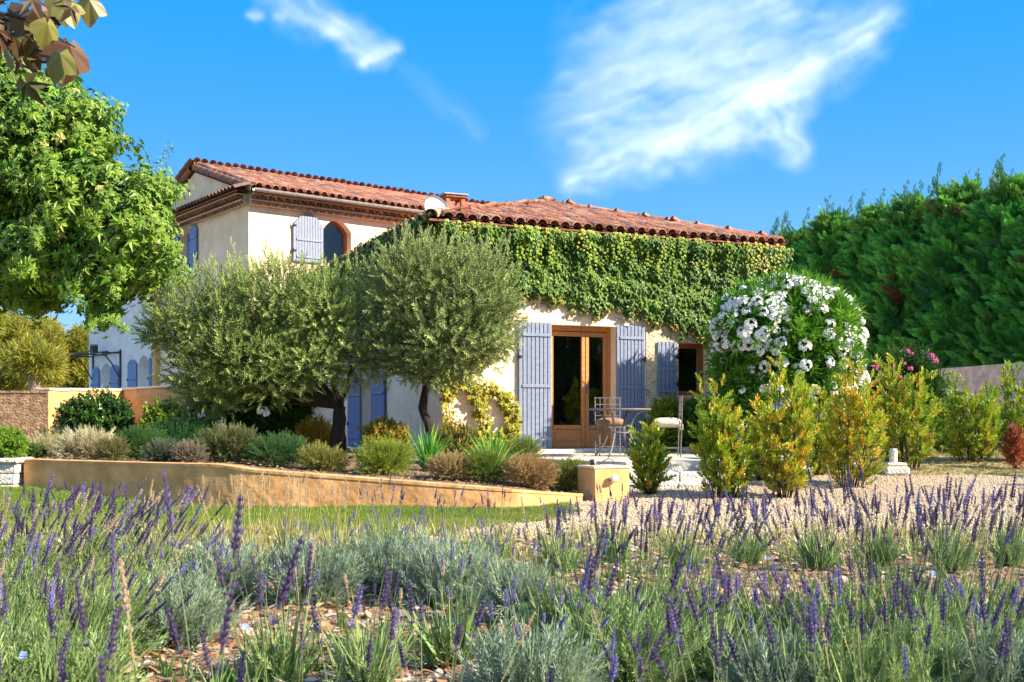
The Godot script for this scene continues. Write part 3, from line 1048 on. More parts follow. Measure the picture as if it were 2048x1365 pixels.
# big tiles laid end to end along a hip or ridge
func ridge(roof: Node3D, from: Vector3, to: Vector3, called := "ridge_tile") -> void:
	if not L.has("ridge"):
		var b := MB.new().smooth()
		for k in 8:
			var t0 := -0.35 + (PI + 0.7) * k / 8.0
			var t1 := -0.35 + (PI + 0.7) * (k + 1) / 8.0
			var f := func(t: float, r: float, y: float) -> Vector3: return Vector3(-cos(t) * r, y, sin(t) * r * 0.85)
			b.quad(f.call(t0, 0.125, -0.02), f.call(t1, 0.125, -0.02), f.call(t1, 0.10, 0.42), f.call(t0, 0.10, 0.42), Vector3(0, 0.2, 0))
		b.flat()
		for k in 8:
			var t0 := -0.35 + (PI + 0.7) * k / 8.0
			var t1 := -0.35 + (PI + 0.7) * (k + 1) / 8.0
			b.quad_up(Vector3(-cos(t0) * 0.125, -0.02, sin(t0) * 0.106), Vector3(-cos(t1) * 0.125, -0.02, sin(t1) * 0.106), Vector3(-cos(t1) * 0.1, -0.02, sin(t1) * 0.085), Vector3(-cos(t0) * 0.1, -0.02, sin(t0) * 0.085), Vector3.DOWN)
		L.ridge = b.done()
	var dir := (to - from).normalized()
	var x := dir.cross(Vector3.UP).normalized()
	var z := x.cross(dir)
	var n := int(from.distance_to(to) / 0.36)
	for k in n:
		part(called, L.ridge, M.tiles[[0, 1, 2, 4, 3][rng.randi() % 5]], roof, Transform3D(Basis(x, dir, z) * Basis(Vector3.BACK, R(-0.05, 0.05)) * Basis(Vector3.RIGHT, R(0.0, 0.05)), from + dir * (k * 0.36) + z * 0.05))

# a cornice of tile ends bedded in mortar: o to o + a*width, reaching out along n
func genoise(parent: Node3D, o: Vector3, a: Vector3, n: Vector3, width: float, rows: int) -> void:
	if not L.has("cornice"):
		var b := MB.new().smooth()
		for k in 7:
			var t0 := PI * k / 7.0
			var t1 := PI * (k + 1) / 7.0
			b.quad(Vector3(cos(t0) * 0.08, sin(t0) * 0.075, 0), Vector3(cos(t1) * 0.08, sin(t1) * 0.075, 0), Vector3(cos(t1) * 0.085, sin(t1) * 0.08, 0.17), Vector3(cos(t0) * 0.085, sin(t0) * 0.08, 0.17), Vector3(0, 0.0, 0.08))
		b.flat()
		for k in 7:
			var t0 := PI * k / 7.0
			var t1 := PI * (k + 1) / 7.0
			b.quad_up(Vector3(cos(t0) * 0.085, sin(t0) * 0.08, 0.17), Vector3(cos(t1) * 0.085, sin(t1) * 0.08, 0.17), Vector3(cos(t1) * 0.066, sin(t1) * 0.062, 0.17), Vector3(cos(t0) * 0.066, sin(t0) * 0.062, 0.17), Vector3.BACK)
			b.quad_up(Vector3(cos(t0) * 0.066, sin(t0) * 0.062, 0.0), Vector3(cos(t1) * 0.066, sin(t1) * 0.062, 0.0), Vector3(cos(t1) * 0.066, sin(t1) * 0.062, 0.17), Vector3(cos(t0) * 0.066, sin(t0) * 0.062, 0.17), -Vector3(cos(t0), sin(t0), 0))
		L.cornice = b.done()
	var bed := part("cornice", MB.new().box(Vector3(width * 0.5, rows * 0.062, 0.06), Vector3(width, rows * 0.124, 0.12), 0.01).done(), M.mortar, parent, Transform3D(Basis(a, Vector3.UP, n), o))
	for r in rows:
		part("mortar_course", MB.new().box(Vector3(width * 0.5, r * 0.124 + 0.104, 0.06 + r * 0.06), Vector3(width + 0.002 * r, 0.04, 0.26 + r * 0.12), 0.004).done(), M.mortar, bed)
		var n_t := int(width / 0.2)
		for k in n_t:
			part("cornice_tile", L.cornice, M.tiles[rng.randi() % 4], bed, Transform3D(Basis.IDENTITY, Vector3((k + 0.5) * width / n_t, r * 0.124 + 0.006, 0.01 + r * 0.12)))

# ------------------------------------------------------------------ the near house
func front_house():
	var f := house_frame()
	var h := thing("stone_house", "low cream house with ivy, hipped tile roof and blue grey shutters", "house", f.origin, FRONT_TURN)
	var ax := f.basis.x
	var eye_local := f.affine_inverse() * Vector3(0, EYE, 0)
	var w := 6.38
	var dp := 9.2
	var wall := wall_csg(h, M.cream)
	csg_box(wall, Vector3(0, -0.3, -dp), Vector3(w, 4.1, 0))
	csg_box(wall, Vector3(0.38, 0.2, -dp + 0.38), Vector3(w - 0.38, 3.7, -0.38), true)
	var d0 := 1.955
	var d1 := 3.193
	csg_box(wall, Vector3(d0, 0.42, -0.6), Vector3(d1, 2.55, 0.2), true)
	var w0 := along(f.origin, ax, 1356.0)
	var w1 := along(f.origin, ax, 1417.0)
	csg_box(wall, Vector3(w0, 1.36, -0.6), Vector3(w1, 2.31, 0.2), true)
	csg_box(wall, Vector3(-0.2, 0.36, -4.9), Vector3(0.6, 2.5, -3.95), true)
	# rougher lime and stone facing right of the door, and stones showing over it
	var fc := MB.new()
	fc.box(Vector3((3.79 + w0) * 0.5, 1.55, 0.006), Vector3(w0 - 3.79, 2.5, 0.02))
	fc.box(Vector3((w1 + w) * 0.5, 1.55, 0.006), Vector3(w - w1, 2.5, 0.02))
	fc.box(Vector3((w0 + w1) * 0.5, 2.556, 0.006), Vector3(w1 - w0, 0.488, 0.02))
	fc.box(Vector3((w0 + w1) * 0.5, 0.83, 0.006), Vector3(w1 - w0, 1.06, 0.02))
	part("stone_facing", fc.done(), M.stone_wall, h)
	for k in 15:
		var s := Vector3(R(0.10, 0.24), R(0.06, 0.12), 0.05)
		part("stone", MB.new().box(Vector3.ZERO, s, 0.02).done(), M.stone_wall, h, Transform3D(Basis(Vector3.BACK, R(-0.12, 0.12)), Vector3(1.45 + k * 0.165 + R(-0.04, 0.04), 2.72 + R(-0.07, 0.16), -0.004)))
	for k in 9:
		var s := Vector3(R(0.16, 0.30), R(0.08, 0.12), 0.06)
		part("stone", MB.new().box(Vector3.ZERO, s, 0.02).done(), M.stone_wall, h, Transform3D(Basis(Vector3.BACK, R(-0.08, 0.08)), Vector3(w0 - 0.1 + k * 0.24, 1.24 - (k % 2) * 0.12, 0.006)))
	# inside, with the dark of the unlit room in the colour
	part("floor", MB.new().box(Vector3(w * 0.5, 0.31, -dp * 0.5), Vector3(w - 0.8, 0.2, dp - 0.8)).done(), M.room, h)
	part("darkened_inner_wall", MB.new().box(Vector3(w * 0.5, 2.05, -4.0), Vector3(w - 0.78, 3.28, 0.12)).done(), M.room, h)
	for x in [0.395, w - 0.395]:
		part("darkened_inner_wall", MB.new().box(Vector3(x, 2.05, -2.2), Vector3(0.02, 3.28, 3.5)).done(), M.room, h)
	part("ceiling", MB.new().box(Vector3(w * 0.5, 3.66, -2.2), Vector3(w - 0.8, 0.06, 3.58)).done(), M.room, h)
	# doorstep
	part("doorstep", MB.new().box(Vector3(2.42, 0.405, 0.10), Vector3(2.2, 0.07, 0.6), 0.01).done(), M.limestone, h)
	# the French door, set back in its opening
	var dr := Node3D.new()
	dr.name = "french_door"
	dr.position = Vector3(0, 0.445, -0.24)
	h.add_child(dr, true)
	var o2: Vector3 = f * Vector3(0, 0, -0.22)
	var cs := along(o2, ax, 1170.0)                       # the meeting stiles
	var hh := 2.10
	var fr := MB.new()
	fr.box(Vector3(d0 + 0.03, hh * 0.5, 0), Vector3(0.06, hh, 0.09), 0.006)
	fr.box(Vector3(d1 - 0.03, hh * 0.5, 0), Vector3(0.06, hh, 0.09), 0.006)
	fr.box(Vector3((d0 + d1) * 0.5, hh - 0.04, 0), Vector3(d1 - d0 - 0.122, 0.08, 0.09), 0.006)
	part("door_frame", fr.done(), M.oak, dr)
	for lf in [[d0 + 0.065, cs - 0.004], [cs + 0.004, d1 - 0.065]]:
		var a: float = lf[0]
		var c: float = lf[1]
		var sw := 0.068
		for x in [a + sw * 0.5, c - sw * 0.5]:
			part("stile", MB.new().box(Vector3(x, (hh - 0.09) * 0.5, 0.012), Vector3(sw, hh - 0.09, 0.05), 0.007).done(), M.oak, dr)
		for y in [[0.05, 0.10], [0.36, 0.07], [hh - 0.13, 0.08]]:
			part("rail", MB.new().box(Vector3((a + c) * 0.5, y[0], 0.01), Vector3(c - a - sw * 2.0 - 0.002, y[1], 0.046), 0.007).done(), M.oak, dr)
		part("door_panel", MB.new().box(Vector3((a + c) * 0.5, 0.212, 0.004), Vector3(c - a - sw * 2.0 - 0.002, 0.22, 0.02), 0.0).box(Vector3((a + c) * 0.5, 0.212, 0.016), Vector3(c - a - sw * 2.0 - 0.07, 0.16, 0.012), 0.005).done(), M.oak, dr)
		part("pane", MB.new().box(Vector3((a + c) * 0.5, (0.396 + hh - 0.17) * 0.5, 0.008), Vector3(c - a - sw * 2.0 - 0.002, hh - 0.17 - 0.398, 0.006)).done(), M.glass, dr)
	var hd := MB.new().box(Vector3(cs + 0.03, 1.02, 0.045), Vector3(0.035, 0.17, 0.012), 0.004)
	hd.tube([Vector3(cs + 0.03, 1.05, 0.045), Vector3(cs + 0.03, 1.05, 0.09), Vector3(cs - 0.06, 1.045, 0.095)], [0.011, 0.011, 0.009], 8)
	part("door_handle", hd.done(), M.grey_iron, dr)
	# the kitchen window
	var wn := Node3D.new()
	wn.name = "window"
	wn.position = Vector3(0, 1.36, -0.2)
	h.add_child(wn, true)
	var ww := w1 - w0
	for x in [w0 + 0.04, w1 - 0.04]:
		part("window_frame", MB.new().box(Vector3(x, 0.475, 0), Vector3(0.08, 0.95, 0.08), 0.006).done(), M.red_wood, wn)
	for y in [0.045, 0.905]:
		part("window_frame", MB.new().box(Vector3((w0 + w1) * 0.5, y, 0), Vector3(ww - 0.162, 0.09, 0.076), 0.006).done(), M.red_wood, wn)
	part("pane", MB.new().box(Vector3((w0 + w1) * 0.5, 0.475, 0.0), Vector3(ww - 0.16, 0.77, 0.006)).done(), M.glass, wn)
	part("window_sill", MB.new().box(Vector3((w0 + w1) * 0.5, 1.335, -0.02), Vector3(ww + 0.10, 0.05, 0.40), 0.012).done(), M.mortar, h)
	# shutters, folded back on the wall
	for s in [[1037.0, 1103.0, 0.425, 2.145, 0.0], [1233.0, 1290.0, 0.425, 2.145, 1.0], [1315.0, 1355.0, 1.36, 0.95, 1.0], [1419.0, 1462.0, 1.36, 0.95, 0.0]]:
		var o3: Vector3 = f * Vector3(0, 0, 0.05)
		var a := along(o3, ax, s[0])
		var c := along(o3, ax, s[1])
		var sh := shutter(h, Transform3D(Basis.IDENTITY, Vector3(a, s[2], 0.045)), c - a, s[3], M.shutter, s[4], 0.0, 3 if s[3] > 1.0 else 2)
		if s[3] > 1.0:
			part("latch", MB.new().tube([Vector3(0.0 if s[4] < 0.5 else c - a, 1.05, -0.03), Vector3(-0.05 if s[4] < 0.5 else c - a + 0.05, 1.02, 0.02), Vector3(-0.09 if s[4] < 0.5 else c - a + 0.09, 0.97, 0.02)], [0.008, 0.008, 0.006], 6).done(), M.grey_iron, sh)
	# the door in the shaded side, with its dark blue shutters
	var turn := Basis(Vector3.UP, -PI / 2.0)
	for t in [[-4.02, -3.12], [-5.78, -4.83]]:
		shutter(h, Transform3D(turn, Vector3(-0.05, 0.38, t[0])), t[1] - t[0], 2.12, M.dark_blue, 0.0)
	part("side_door", MB.new().box(Vector3(0.25, 1.43, -4.425), Vector3(0.05, 2.14, 0.95), 0.0).done(), M.white, h)
	part("side_doorstep", MB.new().box(Vector3(-0.2, 0.33, -4.4), Vector3(0.5, 0.09, 3.4), 0.012).done(), M.limestone, h)
	# the roof: a pyramid of barrel tiles
	var ov := 0.35
	var lo := Vector3(-ov, 4.12, -dp - ov)
	var hi := Vector3(w + 0.10, 4.12, ov)
	var top := Vector3(3.97, 5.53, -4.6)
	var cn := [Vector3(lo.x, 4.12, hi.z), Vector3(hi.x, 4.12, hi.z), Vector3(hi.x, 4.12, lo.z), Vector3(lo.x, 4.12, lo.z)]
	var rb := MB.new()
	for k in 4:
		rb.tri(cn[k], cn[(k + 1) % 4], top, Vector3(3.4, 4.0, -4.6))
		var dn := Vector3.DOWN * 0.03
		rb.quad(cn[k], cn[(k + 1) % 4], cn[(k + 1) % 4] + dn, cn[k] + dn, Vector3(3.4, 4.1, -4.6))
	rb.quad(cn[0] + Vector3.DOWN * 0.03, cn[1] + Vector3.DOWN * 0.03, cn[2] + Vector3.DOWN * 0.03, cn[3] + Vector3.DOWN * 0.03, Vector3(3.4, 4.6, -4.6))
	var roof := part("roof", rb.done(), M.tile_bed, h)
	for k in 4:
		var p: Vector3 = cn[k]
		var q: Vector3 = cn[(k + 1) % 4]
		var a := (q - p).normalized()
		var wd := p.distance_to(q)
		var foot := p + a * (top - p).dot(a)
		var u := (top - foot).normalized()
		var ln := top.distance_to(foot)
		var apex := (top - p).dot(a)
		var inside := func(x: float, y: float) -> bool:
			return x > y / ln * apex - 0.02 and x < wd - y / ln * (wd - apex) + 0.02
		tile_face(roof, p, a, u, a.cross(u).normalized(), wd, ln, inside, 300 if k == 0 else 0, eye_local)
	for k in 4:
		ridge(roof, cn[k] + (top - cn[k]).normalized() * 0.1, top, "hip_tile")
	part("roof_finial", MB.new().lathe(Vector3(0, 0, 0), [[0.0, -0.1], [0.17, -0.08], [0.19, 0.03], [0.13, 0.12], [0.0, 0.15]], 12).done(), M.tiles[4], roof, Transform3D(Basis.IDENTITY, top + Vector3(0, 0.06, 0)))
	# chimney on the left slope
	var cp: Vector3 = f.affine_inverse() * at(905.0, 410.0, 23.0)
	var ch := MB.new().box(Vector3(cp.x, 4.82, cp.z), Vector3(0.42, 0.96, 0.38), 0.015)
	var chim := part("chimney", ch.done(), M.cream, h)
	for sx in [-1, 1]:
		for sz in [-1, 1]:
			part("brick_post", MB.new().box(Vector3(cp.x + sx * 0.165, 5.445, cp.z + sz * 0.14), Vector3(0.09, 0.20, 0.09), 0.008).done(), M.brick, chim)
	part("brick_course", MB.new().box(Vector3(cp.x, 5.322, cp.z), Vector3(0.46, 0.045, 0.44), 0.008).done(), M.brick, chim)
	part("brick_course", MB.new().box(Vector3(cp.x, 5.566, cp.z), Vector3(0.46, 0.04, 0.44), 0.008).done(), M.brick, chim)
	part("chimney_slab", MB.new().box(Vector3(cp.x, 5.608, cp.z), Vector3(0.56, 0.04, 0.50), 0.012).done(), M.zinc, chim)
	# satellite dish on a pole at the left hip
	var dc := at(872.0, 424.0, 19.6)
	var ds := thing("satellite_dish", "grey white satellite dish on the roof edge left of the chimney", "satellite dish", dc)
	var look := aim(Vector3(0.62, 0.35, 0.70), 0.0)
	part("reflector", MB.new().smooth().lathe(Vector3.ZERO, [[0.0, 0.0], [0.10, 0.006], [0.20, 0.027], [0.29, 0.058], [0.30, 0.055], [0.20, 0.012], [0.10, -0.012], [0.0, -0.02]], 28, look).done(), M.dish, ds)
	part("arm", MB.new().tube([look * Vector3(0, 0.0, -0.27), look * Vector3(0, 0.3, -0.10)], [0.012, 0.012], 6).box(look * Vector3(0, 0.31, -0.09), Vector3(0.06, 0.06, 0.06), 0.01).done(), M.zinc, ds)
	part("pole", MB.new().tube([look * Vector3(0, -0.03, 0), Vector3(-0.05, -0.1, -0.1), Vector3(-0.02, -0.75, -0.12)], [0.02, 0.02, 0.02], 8).done(), M.zinc, ds)

# ------------------------------------------------------------------ the taller house behind
func tower_house():
	var f := tower_frame()
	var h := thing("tall_house", "two storey cream house with long tiled gable roof behind the olive trees", "house", f.origin, TOWER_TURN)
	var ax := f.basis.x
	var eye_local := f.affine_inverse() * Vector3(0, EYE, 0)
	var w := 13.0
	var dp := 6.4
	var ev := 6.15
	var wall := wall_csg(h, M.peach)
	csg_box(wall, Vector3(0, -0.5, -dp), Vector3(w, ev, 0))
	csg_poly(wall, PackedVector2Array([Vector2(0, ev - 0.02), Vector2(dp, ev - 0.02), Vector2(dp, ev), Vector2(dp * 0.5, 7.16), Vector2(0, ev)]), w, Transform3D(Basis(Vector3(0, 0, -1), Vector3.UP, Vector3(1, 0, 0)), Vector3(w, 0, 0)), false)
	csg_box(wall, Vector3(0.4, 0.0, -dp + 0.4), Vector3(w - 0.4, 5.9, -0.4), true)
	# arched window in the sunlit face
	var x0 := along(f.origin, ax, 645.0)
	var x1 := along(f.origin, ax, 702.0)
	csg_poly(wall, arch(x0, x1, 4.62, 5.76, 0.27), 0.8, Transform3D(Basis.IDENTITY, Vector3(0, 0, 0.2)), true)
	var wn := Node3D.new()
	wn.name = "window"
	wn.position.z = -0.24
	h.add_child(wn, true)
	var big := arch(x0 + 0.004, x1 - 0.004, 4.62, 5.755, 0.27)
	var small := arch(x0 + 0.07, x1 - 0.07, 4.69, 5.69, 0.25)
	var fm := MB.new()
	for k in big.size():                                  # the frame follows the arch
		var j := (k + 1) % big.size()
		for z in [-0.03, 0.03]:
			fm.quad_up(Vector3(big[k].x, big[k].y, z), Vector3(big[j].x, big[j].y, z), Vector3(small[j].x, small[j].y, z), Vector3(small[k].x, small[k].y, z), Vector3(0, 0, z))
		fm.quad_up(Vector3(small[k].x, small[k].y, -0.03), Vector3(small[j].x, small[j].y, -0.03), Vector3(small[j].x, small[j].y, 0.03), Vector3(small[k].x, small[k].y, 0.03), Vector3((x0 + x1) * 0.5 - small[k].x, 5.2 - small[k].y, 0))
	part("window_frame", fm.done(), M.red_wood, wn)
	part("pane", MB.new().slab(small, -0.004, 0.004).done(), M.glass, wn)
	part("darkened_inner_wall", MB.new().box(Vector3((x0 + x1) * 0.5, 5.15, -2.2), Vector3(3.0, 1.5, 0.03), 0.0).done(), M.room, h)  # dark sheet in place of the unlit room behind the glass
	part("window_sill", MB.new().box(Vector3((x0 + x1) * 0.5, 4.60, 0.01), Vector3(x1 - x0 + 0.16, 0.05, 0.16), 0.01).done(), M.cap, h)
	var s0 := along(f.origin, ax, 584.0)
	shutter(h, Transform3D(Basis.IDENTITY, Vector3(s0, 4.66, 0.05)), x0 - s0 - 0.01, 1.16, M.shutter, 0.0, 0.32, 2)
	# arched window in the shaded gable wall
	var side := -f.basis.z
	var g := func(px: float) -> float: return -along(f.origin, side, px)
	var z0: float = g.call(383.0)
	var z1: float = g.call(360.0)
	var gt := Transform3D(Basis(Vector3(0, 0, -1), Vector3.UP, Vector3(1, 0, 0)), Vector3(0.5, 0, 0))
	csg_poly(wall, arch(-z0, -z1, 4.53, 5.86, 0.16), 0.8, gt, true)
	part("window_frame", MB.new().box(Vector3(0.22, 5.17, (z0 + z1) * 0.5), Vector3(0.06, 1.34, z0 - z1)).done(), M.blue, h)
	part("window_sill", MB.new().box(Vector3(-0.06, 4.49, (z0 + z1) * 0.5), Vector3(0.22, 0.07, z0 - z1 + 0.2), 0.012).done(), M.cap, h)
	var turn := Basis(Vector3.UP, -PI / 2.0)
	var sw: float = (z0 - z1) * 0.56
	shutter(h, Transform3D(turn, Vector3(-0.05, 4.55, z0 + 0.01)), sw, 1.28, M.blue, 0.0, 0.10)
	shutter(h, Transform3D(turn, Vector3(-0.05, 4.55, z1 - sw - 0.01)), sw, 1.28, M.blue, 0.0, 0.10)
	# roof
	var ov := 0.42
	var rise := 1.15 / 3.2
	var el := Vector3(-0.05, ev + 0.07 - ov * rise + 0.10, ov)
	var er := Vector3(w + 0.1, el.y, ov)
	var r0 := Vector3(-0.05, ev + 1.17, -dp * 0.5)
	var r1 := Vector3(w + 0.1, r0.y, -dp * 0.5)
	var bl := Vector3(-0.05, el.y, -dp - ov)
	var br := Vector3(w + 0.1, el.y, -dp - ov)
	var rb := MB.new()
	var dn := Vector3.DOWN * 0.08
	var ctr := Vector3(w * 0.5, ev, -dp * 0.5)
	for q in [[el, er, r1, r0], [bl, br, r1, r0]]:
		rb.quad_up(q[0], q[1], q[2], q[3], Vector3.UP)
		rb.quad_up(q[0] + dn, q[1] + dn, q[2] + dn, q[3] + dn, Vector3.DOWN)
		rb.quad(q[0], q[1], q[1] + dn, q[0] + dn, ctr)
		rb.quad(q[0], q[3], q[3] + dn, q[0] + dn, ctr)
		rb.quad(q[1], q[2], q[2] + dn, q[1] + dn, ctr)
	var roof := part("roof", rb.done(), M.tile_bed, h)
	var u := (r0 - el).normalized()
	tile_face(roof, el, Vector3.RIGHT, u, Vector3.RIGHT.cross(u), w + 0.15, r0.distance_to(el), func(_x, _y): return true, 300, eye_local)
	var u2 := (r1 - br).normalized()
	tile_face(roof, br, Vector3.LEFT, u2, Vector3.LEFT.cross(u2), w + 0.22, r0.distance_to(el), func(_x, _y): return true, 0, eye_local)
	ridge(roof, r0, r1)
	for e in [el, bl]:
		var vd: Vector3 = (r0 - e).normalized()
		for k in 10:
			part("verge_tile", L.tile, M.tiles[[5, 3, 2][rng.randi() % 3]], roof, Transform3D(Basis(Vector3(0, vd.z, -vd.y).normalized() if e == bl else Vector3(0, -vd.z, vd.y).normalized(), vd, Vector3.LEFT).orthonormalized(), e + vd * (0.05 + k * 0.36) + Vector3(-0.012, -0.02, 0)))
	# cornice of tile ends, gutter, and the tiled skirt on the gable
	genoise(h, Vector3(0, ev - 0.30, 0), Vector3.RIGHT, Vector3.BACK, 10.5, 2)
	genoise(h, Vector3(0, ev - 0.30, -dp), Vector3.BACK, Vector3.LEFT, dp, 2)
	var gut := MB.new().smooth()
	for k in 8:
		var t0 := PI * k / 8.0
		var t1 := PI * (k + 1) / 8.0
		var gy := el.y - 0.02
		gut.quad_up(Vector3(-0.1, gy - sin(t0) * 0.075, 0.50 + cos(t0) * 0.07), Vector3(-0.1, gy - sin(t1) * 0.075, 0.50 + cos(t1) * 0.07), Vector3(w, gy - sin(t1) * 0.075, 0.50 + cos(t1) * 0.07), Vector3(w, gy - sin(t0) * 0.075, 0.50 + cos(t0) * 0.07), Vector3(0, -sin(t0), cos(t0)))
	part("gutter", gut.done(), M.zinc, h)
	var sk := MB.new()
	var k0 := Vector3(-0.42, ev - 0.04, 0.30)
	var k1 := Vector3(-0.42, ev - 0.04, -dp - 0.1)
	sk.quad_up(k0, k1, Vector3(0, ev + 0.12, -dp - 0.1), Vector3(0, ev + 0.12, 0.1), Vector3(-0.3, 1, 0))
	sk.quad_up(k0 + dn * 0.4, k1 + dn * 0.4, Vector3(0, ev + 0.08, -dp - 0.1), Vector3(0, ev + 0.08, 0.1), Vector3(0.3, -1, 0))
	sk.quad_up(k0 + dn * 0.4, k1 + dn * 0.4, k1, k0, Vector3.LEFT)
	var skirt := part("eave_skirt", sk.done(), M.tile_bed, h)
	var su := Vector3(0.42, 0.16, 0).normalized()
	for k in 32:
		var t := Transform3D(Basis(Vector3(0, 0, 1), su, Vector3(0, 0, 1).cross(su)), Vector3(-0.44, ev - 0.0, 0.2 - k * 0.2))
		part("roof_tile", L.tile, M.tiles[[2, 3, 5, 0][rng.randi() % 4]], skirt, t)

# ------------------------------------------------------------------ the white wing further back
func rear_wing():
	var f := tower_frame()
	var side := -f.basis.z
	var t_end := along(f.origin, side, 181.0)
	var t_beg := along(f.origin, side, 312.0)
	var org: Vector3 = f.origin + side * t_beg
	var fr := Transform3D(Basis(Vector3.UP, TOWER_TURN + PI / 2.0 - PI), org)     # x runs away along the shaded face, z faces left of the viewer
	var h := thing("rear_wing", "pale bluish white wing with blue arched shutters at the left", "house", org, TOWER_TURN - PI / 2.0)
	var len_ := t_end - t_beg
	# in its own axes x is minus the run: work with a run r measured from the near end
	var xr := fr.basis.x
	var sg := 1.0 if xr.dot(side) > 0.0 else -1.0
	var run := func(px: float) -> float: return along(org, side, px) * sg
	var lo := minf(0.0, len_ * sg)
	var hi := maxf(0.0, len_ * sg)
	var wall := wall_csg(h, M.white)
	csg_box(wall, Vector3(lo, -0.5, -5.5), Vector3(hi, 5.3, 0.06))
	csg_box(wall, Vector3(lo + 0.4, 0.1, -5.1), Vector3(hi - 0.4, 5.0, -0.4), true)
	var doors := [[204.0, 227.0, 2.62, 190.0, 243.0, 728.0], [279.0, 304.0, 2.60, 262.0, 309.0, 712.0]]
	for d in doors:
		var a: float = run.call(d[0])
		var b: float = run.call(d[1])
		var l := minf(a, b)
		var r := maxf(a, b)
		var dd: float = -(org + side * along(org, side, (d[0] + d[1]) * 0.5)).z
		var top: float = EYE + (838.0 - d[5]) / FOC * dd
		csg_poly(wall, arch(l, r, 0.5, top, 0.28), 0.9, Transform3D(Basis.IDENTITY, Vector3(0, 0, 0.3)), true)
		part("door", MB.new().box(Vector3((l + r) * 0.5, 1.6, -0.25), Vector3(r - l, 2.4, 0.06)).done(), M.white_paint, h)
		for e in [[d[3], d[0]], [d[1], d[4]]]:
			var p: float = run.call(e[0])
			var q: float = run.call(e[1])
			shutter(h, Transform3D(Basis.IDENTITY, Vector3(minf(p, q), 0.55, 0.10)), absf(p - q), top - 0.62, M.blue, 0.0, 0.12)
	var ua: float = run.call(237.0)
	var ub: float = run.call(225.0)
	shutter(h, Transform3D(Basis.IDENTITY, Vector3(minf(ua, ub), 3.78, 0.10)), absf(ua - ub), 1.1, M.blue, 0.0)
	part("corner_pilaster", MB.new().box(Vector3(run.call(316.0), 2.2, 0.05), Vector3(0.28, 5.0, 0.16), 0.01).done(), M.ochre, h)
	var rb := MB.new()
	var rk := [Vector3(lo - 0.3, 5.32, 0.4), Vector3(hi + 0.3, 5.32, 0.4), Vector3(hi + 0.3, 5.32, -5.9), Vector3(lo - 0.3, 5.32, -5.9)]
	var t1 := Vector3(lo + 1.0, 6.1, -2.7)
	var t2 := Vector3(hi - 1.0, 6.1, -2.7)
	var cc := Vector3((lo + hi) * 0.5, 5.3, -2.7)
	rb.quad(rk[0], rk[1], t2, t1, cc)
	rb.quad(rk[2], rk[3], t1, t2, cc)
	rb.tri(rk[0], rk[3], t1, cc)
	rb.tri(rk[1], rk[2], t2, cc)
	rb.quad_up(rk[0], rk[1], rk[2], rk[3], Vector3.DOWN)
	part("roof", rb.done(), M.tiles[2], h)
	# iron canopy over the left door, with a lantern standing on it
	var dd2: float = -(org + side * along(org, side, 215.0)).z
	var cy: float = EYE + (838.0 - 711.0) / FOC * dd2
	var ca: float = run.call(191.0)
	var cb: float = run.call(246.0)
	var can := Node3D.new()
	can.name = "iron_canopy"
	h.add_child(can, true)
	var rails := MB.new()
	for x in [ca, (ca + cb) * 0.5, cb]:
		rails.box(Vector3(x, cy, 0.47), Vector3(0.035, 0.035, 0.8), 0.0)
	for z in [0.1, 0.45, 0.86]:
		rails.box(Vector3((ca + cb) * 0.5, cy + 0.036, z), Vector3(absf(ca - cb) + 0.06, 0.035, 0.035), 0.0)
	part("canopy_frame", rails.done(), M.iron, can)
	for x in [ca, cb]:
		part("bracket", MB.new().tube([Vector3(x, cy, 0.6), Vector3(x, cy - 0.28, 0.35), Vector3(x, cy - 0.7, 0.12)], [0.02, 0.02, 0.02], 6).box(Vector3(x, cy - 0.45, 0.09), Vector3(0.04, 1.1, 0.04)).done(), M.iron, can)
	var lp: float = run.call(211.0)
	var lt := thing("lantern_pot", "dark round metal pot standing on the iron canopy of the white wing", "pot", fr * Vector3(lp, cy + 0.07, 0.35))
	part("pot_body", MB.new().lathe(Vector3.ZERO, [[0.0, 0.0], [0.10, 0.0], [0.115, 0.02], [0.115, 0.22], [0.10, 0.25], [0.0, 0.25]], 16).done(), M.iron, lt)
	part("rim", MB.new().lathe(Vector3(0, 0.20, 0), [[0.117, 0.0], [0.13, 0.01], [0.13, 0.03], [0.117, 0.04]], 16).done(), M.zinc, lt)

